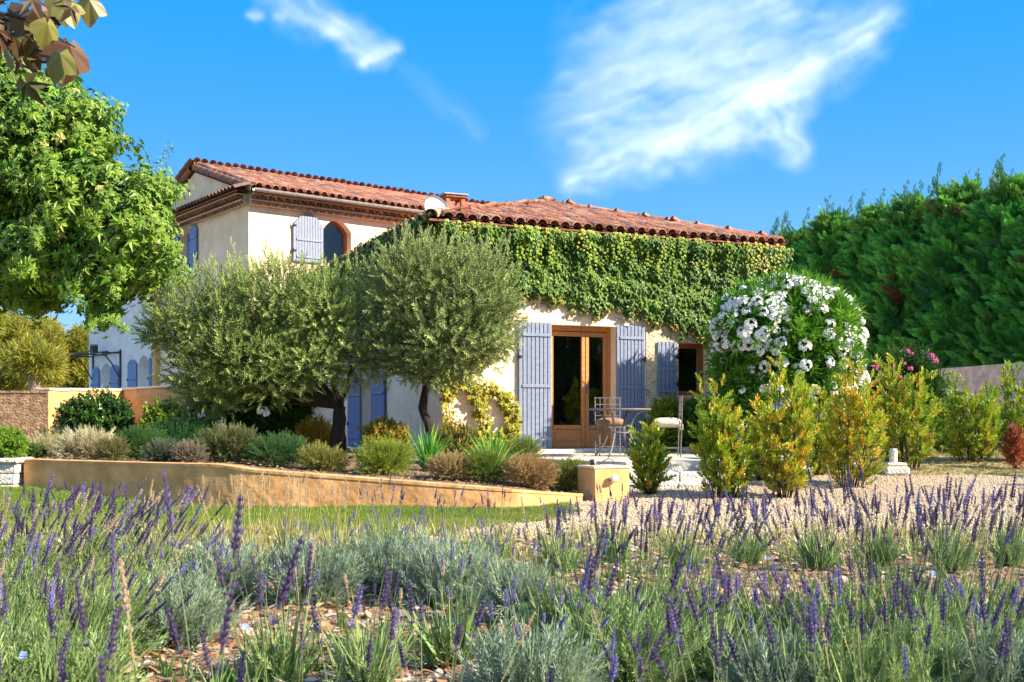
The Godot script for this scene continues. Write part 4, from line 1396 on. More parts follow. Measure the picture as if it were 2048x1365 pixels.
# ------------------------------------------------------------------ garden walls and small stone things
func garden_walls():
	# the ochre wall in two runs, and the rough old wall left of it
	var runs := []
	runs.append(["ochre_garden_wall", at(96.0, 838.0, 20.0), at(246.0, 838.0, 22.4), 1.50, M.ochre, "sunlit ochre garden wall behind the dark climbing rose", 1.56])
	runs.append(["shaded_garden_wall", at(246.0, 838.0, 22.35), at(405.0, 838.0, 20.4), 1.57, M.ochre, "shaded ochre garden wall below the white wing", 1.60])
	runs.append(["old_stone_wall", at(-60.0, 838.0, 19.4), at(94.0, 838.0, 20.0), 1.44, M.shade_toned_wall, "rough brown stone wall at the far left, its colour darkened for shade", 1.45])
	for r in runs:
		var a: Vector3 = r[1]
		var b: Vector3 = r[2]
		a.y = 0.0
		b.y = 0.0
		var w := thing(r[0], r[5], "wall", a, atan2(-(b - a).z, (b - a).x))
		var ln := a.distance_to(b)
		var body := PackedVector2Array([Vector2(0, -0.2), Vector2(ln, -0.2), Vector2(ln, r[6] - 0.05), Vector2(0, r[3] - 0.05)])
		part("wall_body", MB.new().slab(body, -0.25, 0.0).done(), r[4], w)
		var n := int(ln / 0.5)
		for k in n:
			var x := (k + 0.5) * ln / n
			part("coping_stone", MB.new().box(Vector3(x, lerpf(r[3], r[6], (k + 0.5) / n) - 0.02, -0.125), Vector3(ln / n - 0.006, 0.05, 0.30), 0.01).done(), M.cap if r[4] == M.ochre else M.shade_toned_wall, w)
	# upper terrace behind it
	var lay := Basis(Vector3.RIGHT, -PI / 2.0)
	struct("upper_terrace", MB.new().slab(PackedVector2Array([Vector2(-14.5, 23.5), Vector2(-8.0, 23.5), Vector2(-6.6, 25.4), Vector2(-9.5, 29.5), Vector2(-15.0, 37.0)]), -0.2, 0.52).done(), M.paving, Transform3D(lay, Vector3.ZERO))
	var tb := thing("white_garden_table", "small white table on the upper terrace in front of the white wing", "table", at(231.0, 870.0, 28.5) + Vector3(0, 0.1, 0))
	tb.position.y = 0.52
	part("table_top", MB.new().box(Vector3(0, 1.18, 0), Vector3(0.5, 0.04, 0.5), 0.008).done(), M.white_paint, tb)
	for k in 4:
		part("leg", MB.new().box(Vector3(0.2 * (1 if k % 2 else -1), 0.58, 0.2 * (1 if k < 2 else -1)), Vector3(0.04, 1.16, 0.04)).done(), M.white_paint, tb)
	var fd := thing("folding_chair", "striped folding chair leaning back beside the white wing", "chair", at(190.0, 870.0, 27.0))
	fd.position.y = 0.52
	for s in [-0.2, 0.2]:
		part("chair_frame", MB.new().box(Vector3(0.0, 0.66, s), Vector3(0.03, 1.34, 0.035), 0.0, Basis(Vector3.BACK, -0.42)).done(), M.white_paint, fd)
		part("leg", MB.new().box(Vector3(0.05, 0.42, s), Vector3(0.03, 0.92, 0.03), 0.0, Basis(Vector3.BACK, 0.42)).done(), M.white_paint, fd)
	part("canvas", MB.new().box(Vector3(0.02, 0.72, 0.0), Vector3(0.012, 1.1, 0.36), 0.0, Basis(Vector3.BACK, -0.42)).done(), M.cloth, fd)
	# pillar with a clipped box ball
	var pl := thing("stone_pillar", "short white stone pillar with cap at the left end of the low wall", "pillar", at(14.0, 838.0, 12.75) + Vector3(0, 0.07 - EYE, 0))
	for k in 3:
		part("stone_block", MB.new().box(Vector3(0, 0.06 + k * 0.125, 0), Vector3(0.34 + R(-0.01, 0.01), 0.12, 0.34), 0.015).done(), M.limestone, pl)
	part("pillar_cap", MB.new().box(Vector3(0, 0.40, 0), Vector3(0.44, 0.06, 0.44), 0.02).done(), M.limestone, pl)
	# ochre block at the end of the low wall with two spotlights
	var bp := thing("ochre_block", "square ochre masonry block at the right end of the low wall", "wall", Vector3(1.055, 0, -12.72))
	bp.rotation.y = 0.42
	part("block_body", MB.new().box(Vector3(0, 0.13, 0), Vector3(0.46, 0.50, 0.42), 0.012).done(), M.ochre, bp)
	part("block_cap", MB.new().box(Vector3(0, 0.395, 0), Vector3(0.475, 0.03, 0.435), 0.008).done(), M.cap, bp)
	var s1 := thing("garden_spotlight", "small black and white spotlight standing on top of the ochre block", "lamp", Vector3(0.93, 0.41, -12.72))
	part("lamp_body", MB.new().lathe(Vector3.ZERO, [[0.0, 0.0], [0.03, 0.0], [0.03, 0.012], [0.012, 0.015], [0.012, 0.03], [0.0, 0.03]], 10).tube([Vector3(-0.03, 0.045, 0), Vector3(0.02, 0.045, 0)], [0.024, 0.028], 10).done(), M.black, s1)
	part("lamp_lens", MB.new().tube([Vector3(0.02, 0.045, 0), Vector3(0.045, 0.045, 0)], [0.027, 0.03], 10).done(), M.lamp_glass, s1)
	tag(part("cable", MB.new().tube([Vector3(1.0, 0.415, -12.72), Vector3(1.06, 0.46, -12.72), Vector3(1.12, 0.49, -12.73), Vector3(1.17, 0.47, -12.74), Vector3(1.18, 0.415, -12.74)], [0.006, 0.006, 0.006, 0.006, 0.006], 6).done(), M.black, self), "thin black cable looping up from the top of the ochre block", "cable")
	var s2 := thing("wall_spotlight", "white cube spotlight fixed to the face of the ochre block", "lamp", Vector3(1.17, 0.27, -12.46), 0.42)
	part("lamp_body", MB.new().box(Vector3(0, 0, -0.02), Vector3(0.075, 0.075, 0.07), 0.01, Basis(Vector3.RIGHT, -0.5)).done(), M.white_paint, s2)
	part("lamp_arm", MB.new().tube([Vector3(-0.05, -0.02, -0.06), Vector3(-0.05, -0.02, -0.02), Vector3(0.05, -0.02, -0.02), Vector3(0.05, -0.02, -0.06)], [0.008, 0.008, 0.008, 0.008], 6).done(), M.grey_iron, s2)
	# the long grey wall under the hedge at the right
	var a := at(2300.0, 838.0, 20.2)
	var b := at(1560.0, 838.0, 35.5)
	a.y = 0.2
	b.y = 0.2
	var gw := thing("grey_boundary_wall", "long grey cement wall with bare creeper stems below the cypress hedge", "wall", a, atan2(-(b - a).z, (b - a).x))
	var ln := a.distance_to(b)
	part("wall_body", MB.new().box(Vector3(ln * 0.5, 0.75, -0.1), Vector3(ln, 2.4, 0.2), 0.01).done(), M.grey_wall, gw)
	for k in 26:                                         # creeper stems without leaves
		var x := R(0.5, ln * 0.6)
		var y := R(-0.2, 1.0)
		var pts := []
		var rad := []
		var dir := Vector3(R(-1, 1), R(0.2, 1.0), 0).normalized()
		for s in 9:
			pts.append(Vector3(x, minf(y, 1.92), 0.016))
			rad.append(0.011 * (1.0 - s * 0.09))
			dir = (dir + Vector3(R(-0.5, 0.5), R(-0.4, 0.45), 0)).normalized()
			x += dir.x * 0.2
			y += dir.y * 0.2
		part("creeper_stem", MB.new().tube(pts, rad, 5).done(), M.bark, gw)
	# pot on the gravel edge between the shrubs
	var pt := thing("white_stone_trough", "low white stone base with a short post, on the gravel edge", "stone base", at(1790.0, 943.0, 15.0))
	pt.position.y = ground_h(pt.position.x, 15.0)
	part("base_stone", MB.new().box(Vector3(0.0, 0.06, 0), Vector3(0.34, 0.12, 0.26), 0.03).done(), M.limestone, pt)
	part("top_stone", MB.new().box(Vector3(0.0, 0.145, 0), Vector3(0.28, 0.05, 0.22), 0.02).done(), M.paving, pt)
	part("short_post", MB.new().lathe(Vector3(-0.02, 0.17, 0), [[0.055, 0.0], [0.055, 0.16], [0.04, 0.19], [0.0, 0.19]], 12).done(), M.limestone, pt)

# ------------------------------------------------------------------ table and chairs
func terrace_furniture():
	var fl := 0.378
	var tp := at(1238.0, 838.0, 16.6)
	tp.y = fl
	var t := thing("iron_table", "round thin topped iron table with curved crossing legs on the terrace", "table", tp, 0.3)
	part("table_top", MB.new().smooth().lathe(Vector3(0, 0.70, 0), [[0.0, 0.0], [0.475, 0.0], [0.485, 0.008], [0.485, 0.018], [0.475, 0.026], [0.0, 0.026]], 40).done(), M.grey_iron, t)
	for k in 4:
		var a := PI / 4.0 + k * PI / 2.0
		var out := Vector3(cos(a), 0, sin(a))
		var up := []
		var dn := []
		var ru := []
		for s in 9:
			var u := s / 8.0
			up.append(out * (0.16 + 0.24 * (1.0 - cos(u * PI / 2.0)) + 0.02) + Vector3.UP * (0.36 + 0.335 * sin(u * PI / 2.0)))
			dn.append(out * (0.17 + 0.22 * (u * u * 0.55 + u * 0.45)) + Vector3.UP * (0.37 * (1.0 - u) + 0.005))
			ru.append(0.017)
		part("leg", MB.new().smooth().tube(up, ru, 8).tube(dn, ru, 8).done(), M.grey_iron, t)
	var ring := []
	var rr := []
	for k in 25:
		ring.append(Vector3(cos(TAU * k / 24), 0, sin(TAU * k / 24)) * 0.17 + Vector3.UP * 0.365)
		rr.append(0.012)
	part("leg_ring", MB.new().smooth().tube(ring, rr, 8, false).done(), M.grey_iron, t)
	var c1 := at(1220.0, 838.0, 17.35)
	c1.y = fl
	iron_chair(c1, 0.1, "iron chair with lattice back and brown cushion behind the table", M.brown_cloth, true)
	var c2 := at(1334.0, 838.0, 16.65)
	c2.y = fl
	iron_chair(c2, -PI / 2.0 - 0.05, "iron chair with cream cushion to the right of the table", M.cloth, false)
	# two canvas deck chairs half hidden by the shrubs
	var places := [[1508.0, 15.6, "deck chair with blue grey canvas behind the leftmost tall shrubs"], [1622.0, 16.4, "deck chair with blue grey canvas half hidden in the middle of the shrubs"]]
	for p in places:
		var pos := at(p[0], 838.0, p[1])
		pos.y = ground_h(pos.x, p[1]) + 0.01 if pos.x > 4.6 else 0.378
		var o := thing("deck_chair", p[2], "deck chair", pos, 0.15, "deck chairs behind the shrubs")
		for s in [-0.29, 0.29]:
			part("back_rail", MB.new().box(Vector3(0.02, 0.44, s), Vector3(1.25, 0.045, 0.03), 0.006, Basis(Vector3.BACK, 0.72)).done(), M.pine_wood, o)
			part("leg", MB.new().box(Vector3(0.02, 0.26, s * 0.86), Vector3(0.95, 0.045, 0.03), 0.006, Basis(Vector3.BACK, -0.52)).done(), M.pine_wood, o)
		for x in [[0.48, 0.85], [-0.42, 0.04]]:
			part("cross_bar", MB.new().tube([Vector3(x[0], x[1], -0.3), Vector3(x[0], x[1], 0.3)], [0.016, 0.016], 8).done(), M.pine_wood, o)
		var sl := MB.new().smooth()
		for k in 12:
			var u0 := k / 12.0
			var u1 := (k + 1) / 12.0
			var p0 := Vector3(0.48, 0.85, 0).lerp(Vector3(-0.42, 0.3, 0), u0) + Vector3(0, -0.2 * sin(u0 * PI), 0)
			var p1 := Vector3(0.48, 0.85, 0).lerp(Vector3(-0.42, 0.3, 0), u1) + Vector3(0, -0.2 * sin(u1 * PI), 0)
			var z := Vector3(0, 0, 0.26)
			sl.quad_up(p0 - z, p0 + z, p1 + z, p1 - z, Vector3(-0.5, 1, 0))
			sl.quad_up(p0 - z + Vector3(0, -0.008, 0), p0 + z + Vector3(0, -0.008, 0), p1 + z + Vector3(0, -0.008, 0), p1 - z + Vector3(0, -0.008, 0), Vector3(0.5, -1, 0))
		part("canvas", sl.done(), M.blue_cloth, o)

func iron_chair(pos: Vector3, turn: float, label: String, cloth: Material, lattice: bool) -> void:
	# faces +z; the back stands at -z
	var c := thing("iron_chair", label, "chair", pos, turn, "iron chairs on the terrace")
	var w := 0.20
	for s in [-1, 1]:
		part("rear_post", MB.new().box(Vector3(s * w, 0.46, -0.2), Vector3(0.018, 0.92, 0.018), 0.003, Basis(Vector3.RIGHT, -0.03)).done(), M.grey_iron, c)
		part("leg", MB.new().box(Vector3(s * w, 0.225, 0.2), Vector3(0.018, 0.45, 0.018), 0.003).done(), M.grey_iron, c)
	var back := MB.new()
	for y in ([0.905, 0.80, 0.71, 0.62] if lattice else [0.905, 0.83, 0.68, 0.60]):
		back.box(Vector3(0, y, -0.205), Vector3(w * 2.0 - 0.019, 0.014, 0.012))
	for x in [-0.12, -0.04, 0.04, 0.12]:
		back.box(Vector3(x, 0.76, -0.206), Vector3(0.011, 0.29, 0.009))
	part("backrest", back.done(), M.grey_iron, c)
	var seat := MB.new()
	for z in [-0.19, 0.19]:
		seat.box(Vector3(0, 0.44, z), Vector3(w * 2.0 - 0.019, 0.018, 0.018))
	for x in [-0.2, -0.1, 0.0, 0.1, 0.2]:
		seat.box(Vector3(x, 0.443, 0), Vector3(0.016, 0.012, 0.361))
	part("seat_frame", seat.done(), M.grey_iron, c)
	var st := MB.new()
	for z in [-0.2, 0.2]:
		st.box(Vector3(0, 0.13, z), Vector3(w * 2.0 - 0.019, 0.012, 0.012))
	for x in [-0.2, 0.2]:
		st.box(Vector3(x, 0.13, 0), Vector3(0.012, 0.012, 0.381))
	part("stretcher", st.done(), M.grey_iron, c)
	var q := thing("seat_cushion", "%s seat cushion lying on the chair %s" % (["brown", "behind the iron table"] if lattice else ["cream", "right of the iron table"]), "cushion", pos + Vector3(0, 0.452, 0), turn)
	var cu := MB.new().smooth()
	var rows := []
	for j in 9:
		var v := j / 8.0
		var row := []
		for k in 32:
			var a := TAU * k / 32.0
			var e := 0.215 / pow(pow(absf(cos(a)), 5.0) + pow(absf(sin(a)), 5.0), 0.2)
			var r := e * pow(sin(clampf(0.03 + v * 0.94, 0.0, 1.0) * PI), 0.35)
			row.append(Vector3(cos(a) * r, 0.06 - 0.06 * cos(v * PI) + (0.03 * (1.0 - r / e) if v > 0.5 else 0.0), sin(a) * r))
		rows.append(row)
	for j in 8:
		for k in 32:
			cu.quad(rows[j][k], rows[j][(k + 1) % 32], rows[j + 1][(k + 1) % 32], rows[j + 1][k], Vector3(0, 0.06, 0))
	for k in 30:
		cu.tri_up(rows[8][0], rows[8][k + 1], rows[8][k + 2], Vector3.UP)
	part("cushion_cover", cu.done(), cloth, q)
	var tie := MB.new()
	for s in [-1, 1]:
		tie.tube([Vector3(s * 0.18, 0.05, -0.19), Vector3(s * 0.205, 0.03, -0.22), Vector3(s * 0.19, -0.05, -0.22)], [0.008, 0.008, 0.006], 5)
	part("cushion_tie", tie.done(), cloth, q)

# ------------------------------------------------------------------ climbing plants on the near house
func hang(dir: Vector3, n: Vector3) -> Basis:                  # a leaf whose tip points along dir and whose face looks along n
	var y := dir.normalized()
	var x := y.cross(n).normalized()
	return Basis(x, y, x.cross(y))

func flat_leaf(c: Color) -> StandardMaterial3D:
	var m := leaf_mat("leaf", 0.5, 0.45)
	m.vertex_color_use_as_albedo = false
	m.albedo_color = lin(c.r, c.g, c.b)
	var top := maxf(c.r, maxf(c.g, c.b))
	m.backlight = lin(c.r / top * 0.22, c.g / top * 0.22, c.b / top * 0.22)
	return m

func ivy():
	var f := house_frame()
	var v := thing("ivy", "dense green ivy covering the upper wall of the low house under the eaves", "climbing plant", f.origin, FRONT_TURN)
	var low := [[-0.3, 2.9], [1.0, 2.92], [1.9, 2.90], [2.5, 2.82], [2.75, 2.62], [3.0, 2.82], [3.8, 2.66], [4.5, 2.45], [5.0, 2.30], [5.6, 1.8], [7.1, 1.0]]
	var bottom := func(s: float) -> float:
		for k in low.size() - 1:
			if s <= low[k + 1][0]:
				return lerpf(low[k][1], low[k + 1][1], clampf((s - low[k][0]) / (low[k + 1][0] - low[k][0]), 0.0, 1.0))
		return 1.0
	var c := Copies.new()
	while c.n < 18000:
		var s := R(-0.15, 6.66)
		var y0: float = bottom.call(s) + 0.14 * lump.get_noise_1d(s * 4.0) + 0.06 * lump.get_noise_1d(s * 14.0)
		var y := R(y0, 4.08)
		var thin := smoothstep(0.0, 0.22, y - y0)
		if rng.randf() > 0.25 + 0.75 * thin:
			continue
		var out := (0.05 + 0.20 * smoothstep(3.6, 4.08, y) + 0.15 * thin * (0.55 + 0.9 * lump.get_noise_3d(s * 2.6, y * 3.2, 3.0)) + R(-0.03, 0.06))
		out = maxf(out, 0.02)
		var t := clampf(0.35 + 0.5 * lump.get_noise_2d(s * 1.6, y * 2.2) + R(-0.3, 0.3), 0.0, 1.0)
		var col := Color(0.03, 0.105, 0.01).lerp(Color(0.21, 0.34, 0.022), t) * R(0.8, 1.2)
		if y < y0 + 0.12 and rng.randf() < 0.4:
			col = Color(0.30, 0.22, 0.02) * R(0.6, 1.2)
		c.add(hang(Vector3(R(-0.55, 0.55), -1, R(0.1, 0.8)), Vector3(R(-0.25, 0.75), R(0.0, 0.6), 1)).scaled(Vector3.ONE * (0.55 + 1.0 * pow(rng.randf(), 1.6))), Vector3(s, y, out), col)
	for k in 6500:                                       # round the corner, over the left eave
		var z := R(-8.5, 0.35)
		var y := R(3.35 + 0.25 * lump.get_noise_1d(z * 3.0), 4.26)
		var x := -R(0.02, 0.38) if y < 4.0 else -R(0.12, 0.50) + 0.06 * lump.get_noise_1d(z * 5.0)
		c.add(hang(Vector3(R(-0.8, -0.1), -1, R(-0.5, 0.5)), Vector3(-1, R(0.1, 0.8), R(-0.4, 0.6))).scaled(Vector3.ONE * R(0.8, 1.4)), Vector3(x, y, z), Color(0.05, 0.13, 0.012).lerp(Color(0.20, 0.27, 0.03), rng.randf()))
	# shoots hanging from the eave
	var mats := [flat_leaf(Color(0.26, 0.34, 0.025)), flat_leaf(Color(0.18, 0.30, 0.02)), flat_leaf(Color(0.36, 0.36, 0.03)), flat_leaf(Color(0.42, 0.24, 0.03))]
	var made := 0
	for k in 96:
		var s := R(-0.1, 6.65)
		var ln := 0.10 + 0.62 * pow(rng.randf(), 1.5)
		var z := R(0.24, 0.42)
		var gold := 0.15 + 0.5 * smoothstep(4.0, 6.8, s)
		var m: int = 2 if rng.randf() < gold else rng.randi() % 2
		var sway := R(-0.06, 0.06)
		var n := int(ln / 0.032)
		for j in n:
			var t := float(j) / n
			var p := Vector3(s + sway * t + (0.028 if j % 2 else -0.028) + R(-0.035, 0.035), 4.12 - ln * t, z - 0.10 * t * t + R(-0.015, 0.02))
			var b := hang(Vector3(0.6 if j % 2 else -0.6, -1, 0.35), Vector3(R(-0.2, 0.4), 0.4, 1)).scaled(Vector3.ONE * R(0.8, 1.15) * (1.1 - 0.4 * t))
			if made < 300 and j % 3 == 0:
				part("leaf", L.ivy, mats[m], v, Transform3D(b, p))
				made += 1
			else:
				var col = [Color(0.26, 0.34, 0.025), Color(0.18, 0.30, 0.02), Color(0.36, 0.36, 0.03), Color(0.42, 0.24, 0.03)][m]
				c.add(b, p, col * R(0.8, 1.15))
	spread("foliage", c, L.ivy, M.leaf, v, true)
	# the smaller vine left of the door
	var w := thing("climbing_vine", "yellow green vine climbing the sunlit wall left of the French door", "climbing plant", f.origin, FRONT_TURN)
	var ax := f.basis.x
	var path := [[[905, 905], [895, 800], [890, 740], [905, 690]], [[905, 700], [930, 760], [955, 800], [965, 850], [960, 900]], [[930, 760], [985, 780], [1010, 800], [1024, 835], [1016, 890]], [[890, 740], [950, 720], [990, 700]], [[960, 870], [1000, 880], [1015, 860]]]
	c = Copies.new()
	var stems := MB.new()
	for line in path:
		var pts := []
		var rad := []
		for q in line:
			var s := along(f.origin, ax, q[0])
			var p: Vector3 = f * Vector3(s, 0, 0)
			pts.append(Vector3(s, EYE + (838.0 - q[1]) / FOC * -p.z, 0.03))
			rad.append(0.009)
		stems.tube(pts, rad, 5)
		for k in pts.size() - 1:
			for j in 62:
				var t := rng.randf()
				var p: Vector3 = pts[k].lerp(pts[k + 1], t) + Vector3(R(-0.12, 0.12), R(-0.12, 0.10), R(0.0, 0.13))
				var col := Color(0.22, 0.26, 0.02).lerp(Color(0.46, 0.38, 0.03), rng.randf()) * R(0.8, 1.15)
				c.add(hang(Vector3(R(-0.8, 0.8), R(-1.2, -0.1), R(0.2, 0.8)), Vector3(R(-0.3, 0.7), R(0.1, 0.7), 1)).scaled(Vector3.ONE * R(0.7, 1.25)), p, col)
	part("stem", stems.done(), M.bark, w)
	spread("foliage", c, L.vine, M.leaf, w)

# ------------------------------------------------------------------ trees
func limb_tree(t: Node3D, mat: Material, base_r: float, trunk: Array, blobs: Array, twigs := 1) -> void:
	# trunk: points in the tree's own axes; a limb runs from its top part into every blob
	var rad := []
	for k in trunk.size():
		var s := float(k) / (trunk.size() - 1)
		rad.append(base_r * (1.25 - 0.45 * s if k > 0 else 1.5))
	var b := MB.new().smooth()
	var pts := []
	var rr := []
	for k in trunk.size() - 1:                           # a little gnarled
		for j in 4:
			var f := j / 4.0
			pts.append(trunk[k].lerp(trunk[k + 1], f) + Vector3(R(-1, 1), 0, R(-1, 1)) * base_r * 0.12)
			rr.append(lerpf(rad[k], rad[k + 1], f) * R(0.92, 1.1))
	pts.append(trunk[trunk.size() - 1])
	rr.append(rad[trunk.size() - 1])
	part("trunk", b.tube(pts, rr, 12).done(), mat, t)
	var top: Vector3 = trunk[trunk.size() - 1]
	for bl in blobs:
		var to: Vector3 = bl[0] - t.position
		if to.y < top.y + 0.25:
			continue
		for tw in twigs:
			var end: Vector3 = to + rdir() * bl[1].x * 0.6 * float(tw)
			var mid := top.lerp(end, 0.45) + Vector3(R(-0.1, 0.1), -0.08 * end.distance_to(top), R(-0.1, 0.1))
			var lb := MB.new().smooth()
			lb.tube([top, top.lerp(mid, 0.5) + rdir() * 0.03, mid, mid.lerp(end, 0.6) + rdir() * 0.05, end], [base_r * 0.55, base_r * 0.42, base_r * 0.32, base_r * 0.2, base_r * 0.06], 7)
			part("limb", lb.done(), mat, t)

func face_leaves(t: Node3D, blobs: Array, count: int, mesh: Mesh, mats: Array, s0: float, s1: float) -> void:
	for k in count:
		var b = blobs[rng.randi() % blobs.size()]
		var d := rdir()
		d.z = absf(d.z) * 0.8 + 0.2
		d = d.normalized()
		var p: Vector3 = b[0] + d * b[1] * R(0.98, 1.06)
		var hidden := false
		for o in blobs:
			if o != b and ((p - o[0]) / o[1]).length_squared() < 0.9:
				hidden = true
		if hidden:
			continue
		part("leaf", mesh, mats[rng.randi() % mats.size()], t, Transform3D(hang(Vector3(R(-0.8, 0.8), R(-1, 0.3), R(0, 0.5)), d + Vector3.UP * 0.5 + rdir() * 0.4).scaled(Vector3.ONE * R(s0, s1)), p - t.position))

func trees():
	# plane tree at the left, its trunk just outside the picture
	var t := thing("plane_tree", "big bright green plane tree filling the upper left", "tree", Vector3(-7.6, 0, -12.8))
	var blobs := [seen_blob(50, 300, 160, 150, 12.2), seen_blob(175, 420, 110, 115, 11.8), seen_blob(262, 470, 76, 76, 11.6), seen_blob(100, 510, 160, 75, 12.0), seen_blob(210, 545, 90, 55, 11.7), seen_blob(-90, 400, 180, 210, 12.7), seen_blob(0, 195, 115, 75, 12.2), seen_blob(300, 405, 36, 55, 12.0), seen_blob(60, 590, 75, 32, 12.3), seen_blob(160, 270, 62, 70, 12.0), seen_blob(205, 610, 18, 36, 11.7), seen_blob(285, 535, 45, 45, 11.7)]
	limb_tree(t, M.pale_bark, 0.17, [Vector3(0, 0, 0), Vector3(0.05, 1.6, 0), Vector3(0.1, 3.6, 0.1)], blobs)
	var c := Copies.new()
	fill(c, blobs, 5200, 0.7, 1.15, Color(0.045, 0.14, 0.01), Color(0.21, 0.34, 0.025), 0.25, 0.5, 0.46, 0.5, t.position, 0.42)
	for k in 60:                                         # young shoots that break the outline
		var b = blobs[rng.randi() % blobs.size()]
		var d := rdir()
		d.z = absf(d.z)
		var p: Vector3 = b[0] + d * b[1] * 0.98
		var g := (d + Vector3(0.2, R(-0.3, 0.8), 0)).normalized()
		for j in 5:
			c.add(aim(g + rdir() * 0.4, R(0, TAU)).scaled(Vector3.ONE * R(0.6, 1.0) * (1.0 - j * 0.08)), p - t.position + g * 0.085 * j, Color(0.17, 0.30, 0.025) * R(0.8, 1.25))
	spread("crown", c, L.plane, M.leaf, t)
	var greens := [flat_leaf(Color(0.10, 0.23, 0.015)), flat_leaf(Color(0.17, 0.30, 0.02)), flat_leaf(Color(0.27, 0.37, 0.03)), flat_leaf(Color(0.40, 0.36, 0.10))]
	face_leaves(t, blobs, 420, L.plane_leaf, greens, 0.8, 1.25)
	# the two olive trees
	t = thing("olive_tree", "wide olive tree with dark upright trunk, left of the two olives", "tree", at(676, 838, 16.5), 0.0, "olive trees in the planting bed")
	t.position.y = 0.36
	blobs = [seen_blob(420, 640, 120, 82, 16.2), seen_blob(560, 600, 120, 66, 16.4), seen_blob(650, 640, 100, 92, 16.4), seen_blob(345, 660, 62, 45, 16.0), seen_blob(480, 715, 125, 55, 16.1), seen_blob(620, 725, 110, 55, 16.2), seen_blob(540, 650, 140, 90, 16.7), seen_blob(705, 715, 55, 62, 16.2), seen_blob(400, 740, 70, 40, 16.2), seen_blob(530, 765, 90, 42, 16.2), seen_blob(430, 780, 75, 45, 16.3)]
	limb_tree(t, M.bark, 0.105, [Vector3(0, -0.1, 0), Vector3(0.0, 0.4, 0.02), Vector3(0.03, 0.78, 0)], blobs)
	c = Copies.new()
	fill(c, blobs, 5800, 0.8, 1.35, Color(0.13, 0.21, 0.05), Color(0.44, 0.55, 0.16), 0.45, 0.5, 0.42, 0.45, t.position, 0.3)
	for k in 46:                                         # upright shoots along the top
		var b = blobs[[0, 1, 2, 3, 6][rng.randi() % 5]]
		var p: Vector3 = b[0] + Vector3(R(-0.8, 0.8) * b[1].x, b[1].y * R(0.75, 0.95), R(-0.3, 0.6) * b[1].z)
		for j in 4:
			c.add(aim(Vector3(R(-0.3, 0.2), 1, R(-0.2, 0.2)), R(0, TAU)).scaled(Vector3.ONE * R(0.8, 1.1)), p - t.position + Vector3(-0.02 * j, 0.075 * j, 0), Color(0.46, 0.53, 0.18))
	spread("crown", c, L.olive, M.dull_leaf, t)
	t = thing("olive_tree", "grey green olive tree with leaning trunk beside the French door", "tree", at(868, 838, 16.4), 0.0, "olive trees in the planting bed")
	t.position.y = 0.36
	blobs = [seen_blob(865, 560, 110, 72, 16.2), seen_blob(955, 600, 78, 92, 16.0), seen_blob(800, 600, 82, 85, 16.3), seen_blob(900, 675, 115, 82, 16.0), seen_blob(785, 690, 62, 66, 16.1), seen_blob(860, 735, 75, 36, 16.0), seen_blob(985, 650, 48, 66, 16.0), seen_blob(885, 620, 110, 90, 16.5)]
	limb_tree(t, M.bark, 0.07, [Vector3(0.0, -0.1, 0), Vector3(-0.02, 0.35, 0.0), Vector3(-0.17, 0.75, 0.02), Vector3(-0.12, 1.1, 0.0)], blobs)
	c = Copies.new()
	fill(c, blobs, 5400, 0.8, 1.35, Color(0.13, 0.19, 0.055), Color(0.44, 0.52, 0.18), 0.45, 0.5, 0.42, 0.45, t.position, 0.3)
	for k in 30:
		var b = blobs[rng.randi() % 3]
		var p: Vector3 = b[0] + Vector3(R(-0.8, 0.8) * b[1].x, b[1].y * R(0.75, 0.95), R(-0.3, 0.6) * b[1].z)
		for j in 3:
			c.add(aim(Vector3(R(-0.3, 0.3), 1, R(-0.2, 0.2)), R(0, TAU)).scaled(Vector3.ONE * R(0.8, 1.1)), p - t.position + Vector3(0.01 * j, 0.075 * j, 0), Color(0.42, 0.47, 0.21))
	spread("crown", c, L.olive, M.dull_leaf, t)
	# the cypress hedge: a row of trees grown together behind the grey wall
	var names := ["nearest the viewer at the right edge of the photo", "second from the right edge", "third from the right edge", "fourth from the right edge", "middle one of the hedge", "sixth from the right edge", "seventh from the right edge", "eighth from the right edge", "farthest of the row behind the oleander"]
	for k in 9:
		var s := -3.0 + k * 1.55
		var p := Vector3(12.5 - 0.394 * s + R(-0.2, 0.2), 0.2, -(24.6 + 0.919 * s))
		var h: float = 6.55 + R(-0.45, 0.35) - (0.5 if k < 3 else 0.0) - 0.04 * maxf(k - 3.0, 0.0)
		var tr := thing("cypress_tree", "tall green hedge cypress, %s" % names[k], "tree", p, 0.0, "cypress trees of the hedge")
		part("trunk", MB.new().smooth().tube([Vector3(0, -0.2, 0), Vector3(0.03, 2.5, 0), Vector3(0, h - 0.4, 0)], [0.16, 0.11, 0.02], 8).done(), M.bark, tr)
		c = Copies.new()
		for m in 900:                                    # the dense inside, coloured darker in place of shade
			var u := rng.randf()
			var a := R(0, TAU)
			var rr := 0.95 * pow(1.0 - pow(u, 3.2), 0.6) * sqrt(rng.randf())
			c.add(aim(rdir() + Vector3.UP * 0.6, R(0, TAU)).scaled(Vector3.ONE * R(1.2, 2.0)), Vector3(cos(a) * rr, 1.7 + u * (h - 2.1), sin(a) * rr), Color(0.04, 0.22, 0.045) * R(0.7, 1.2))
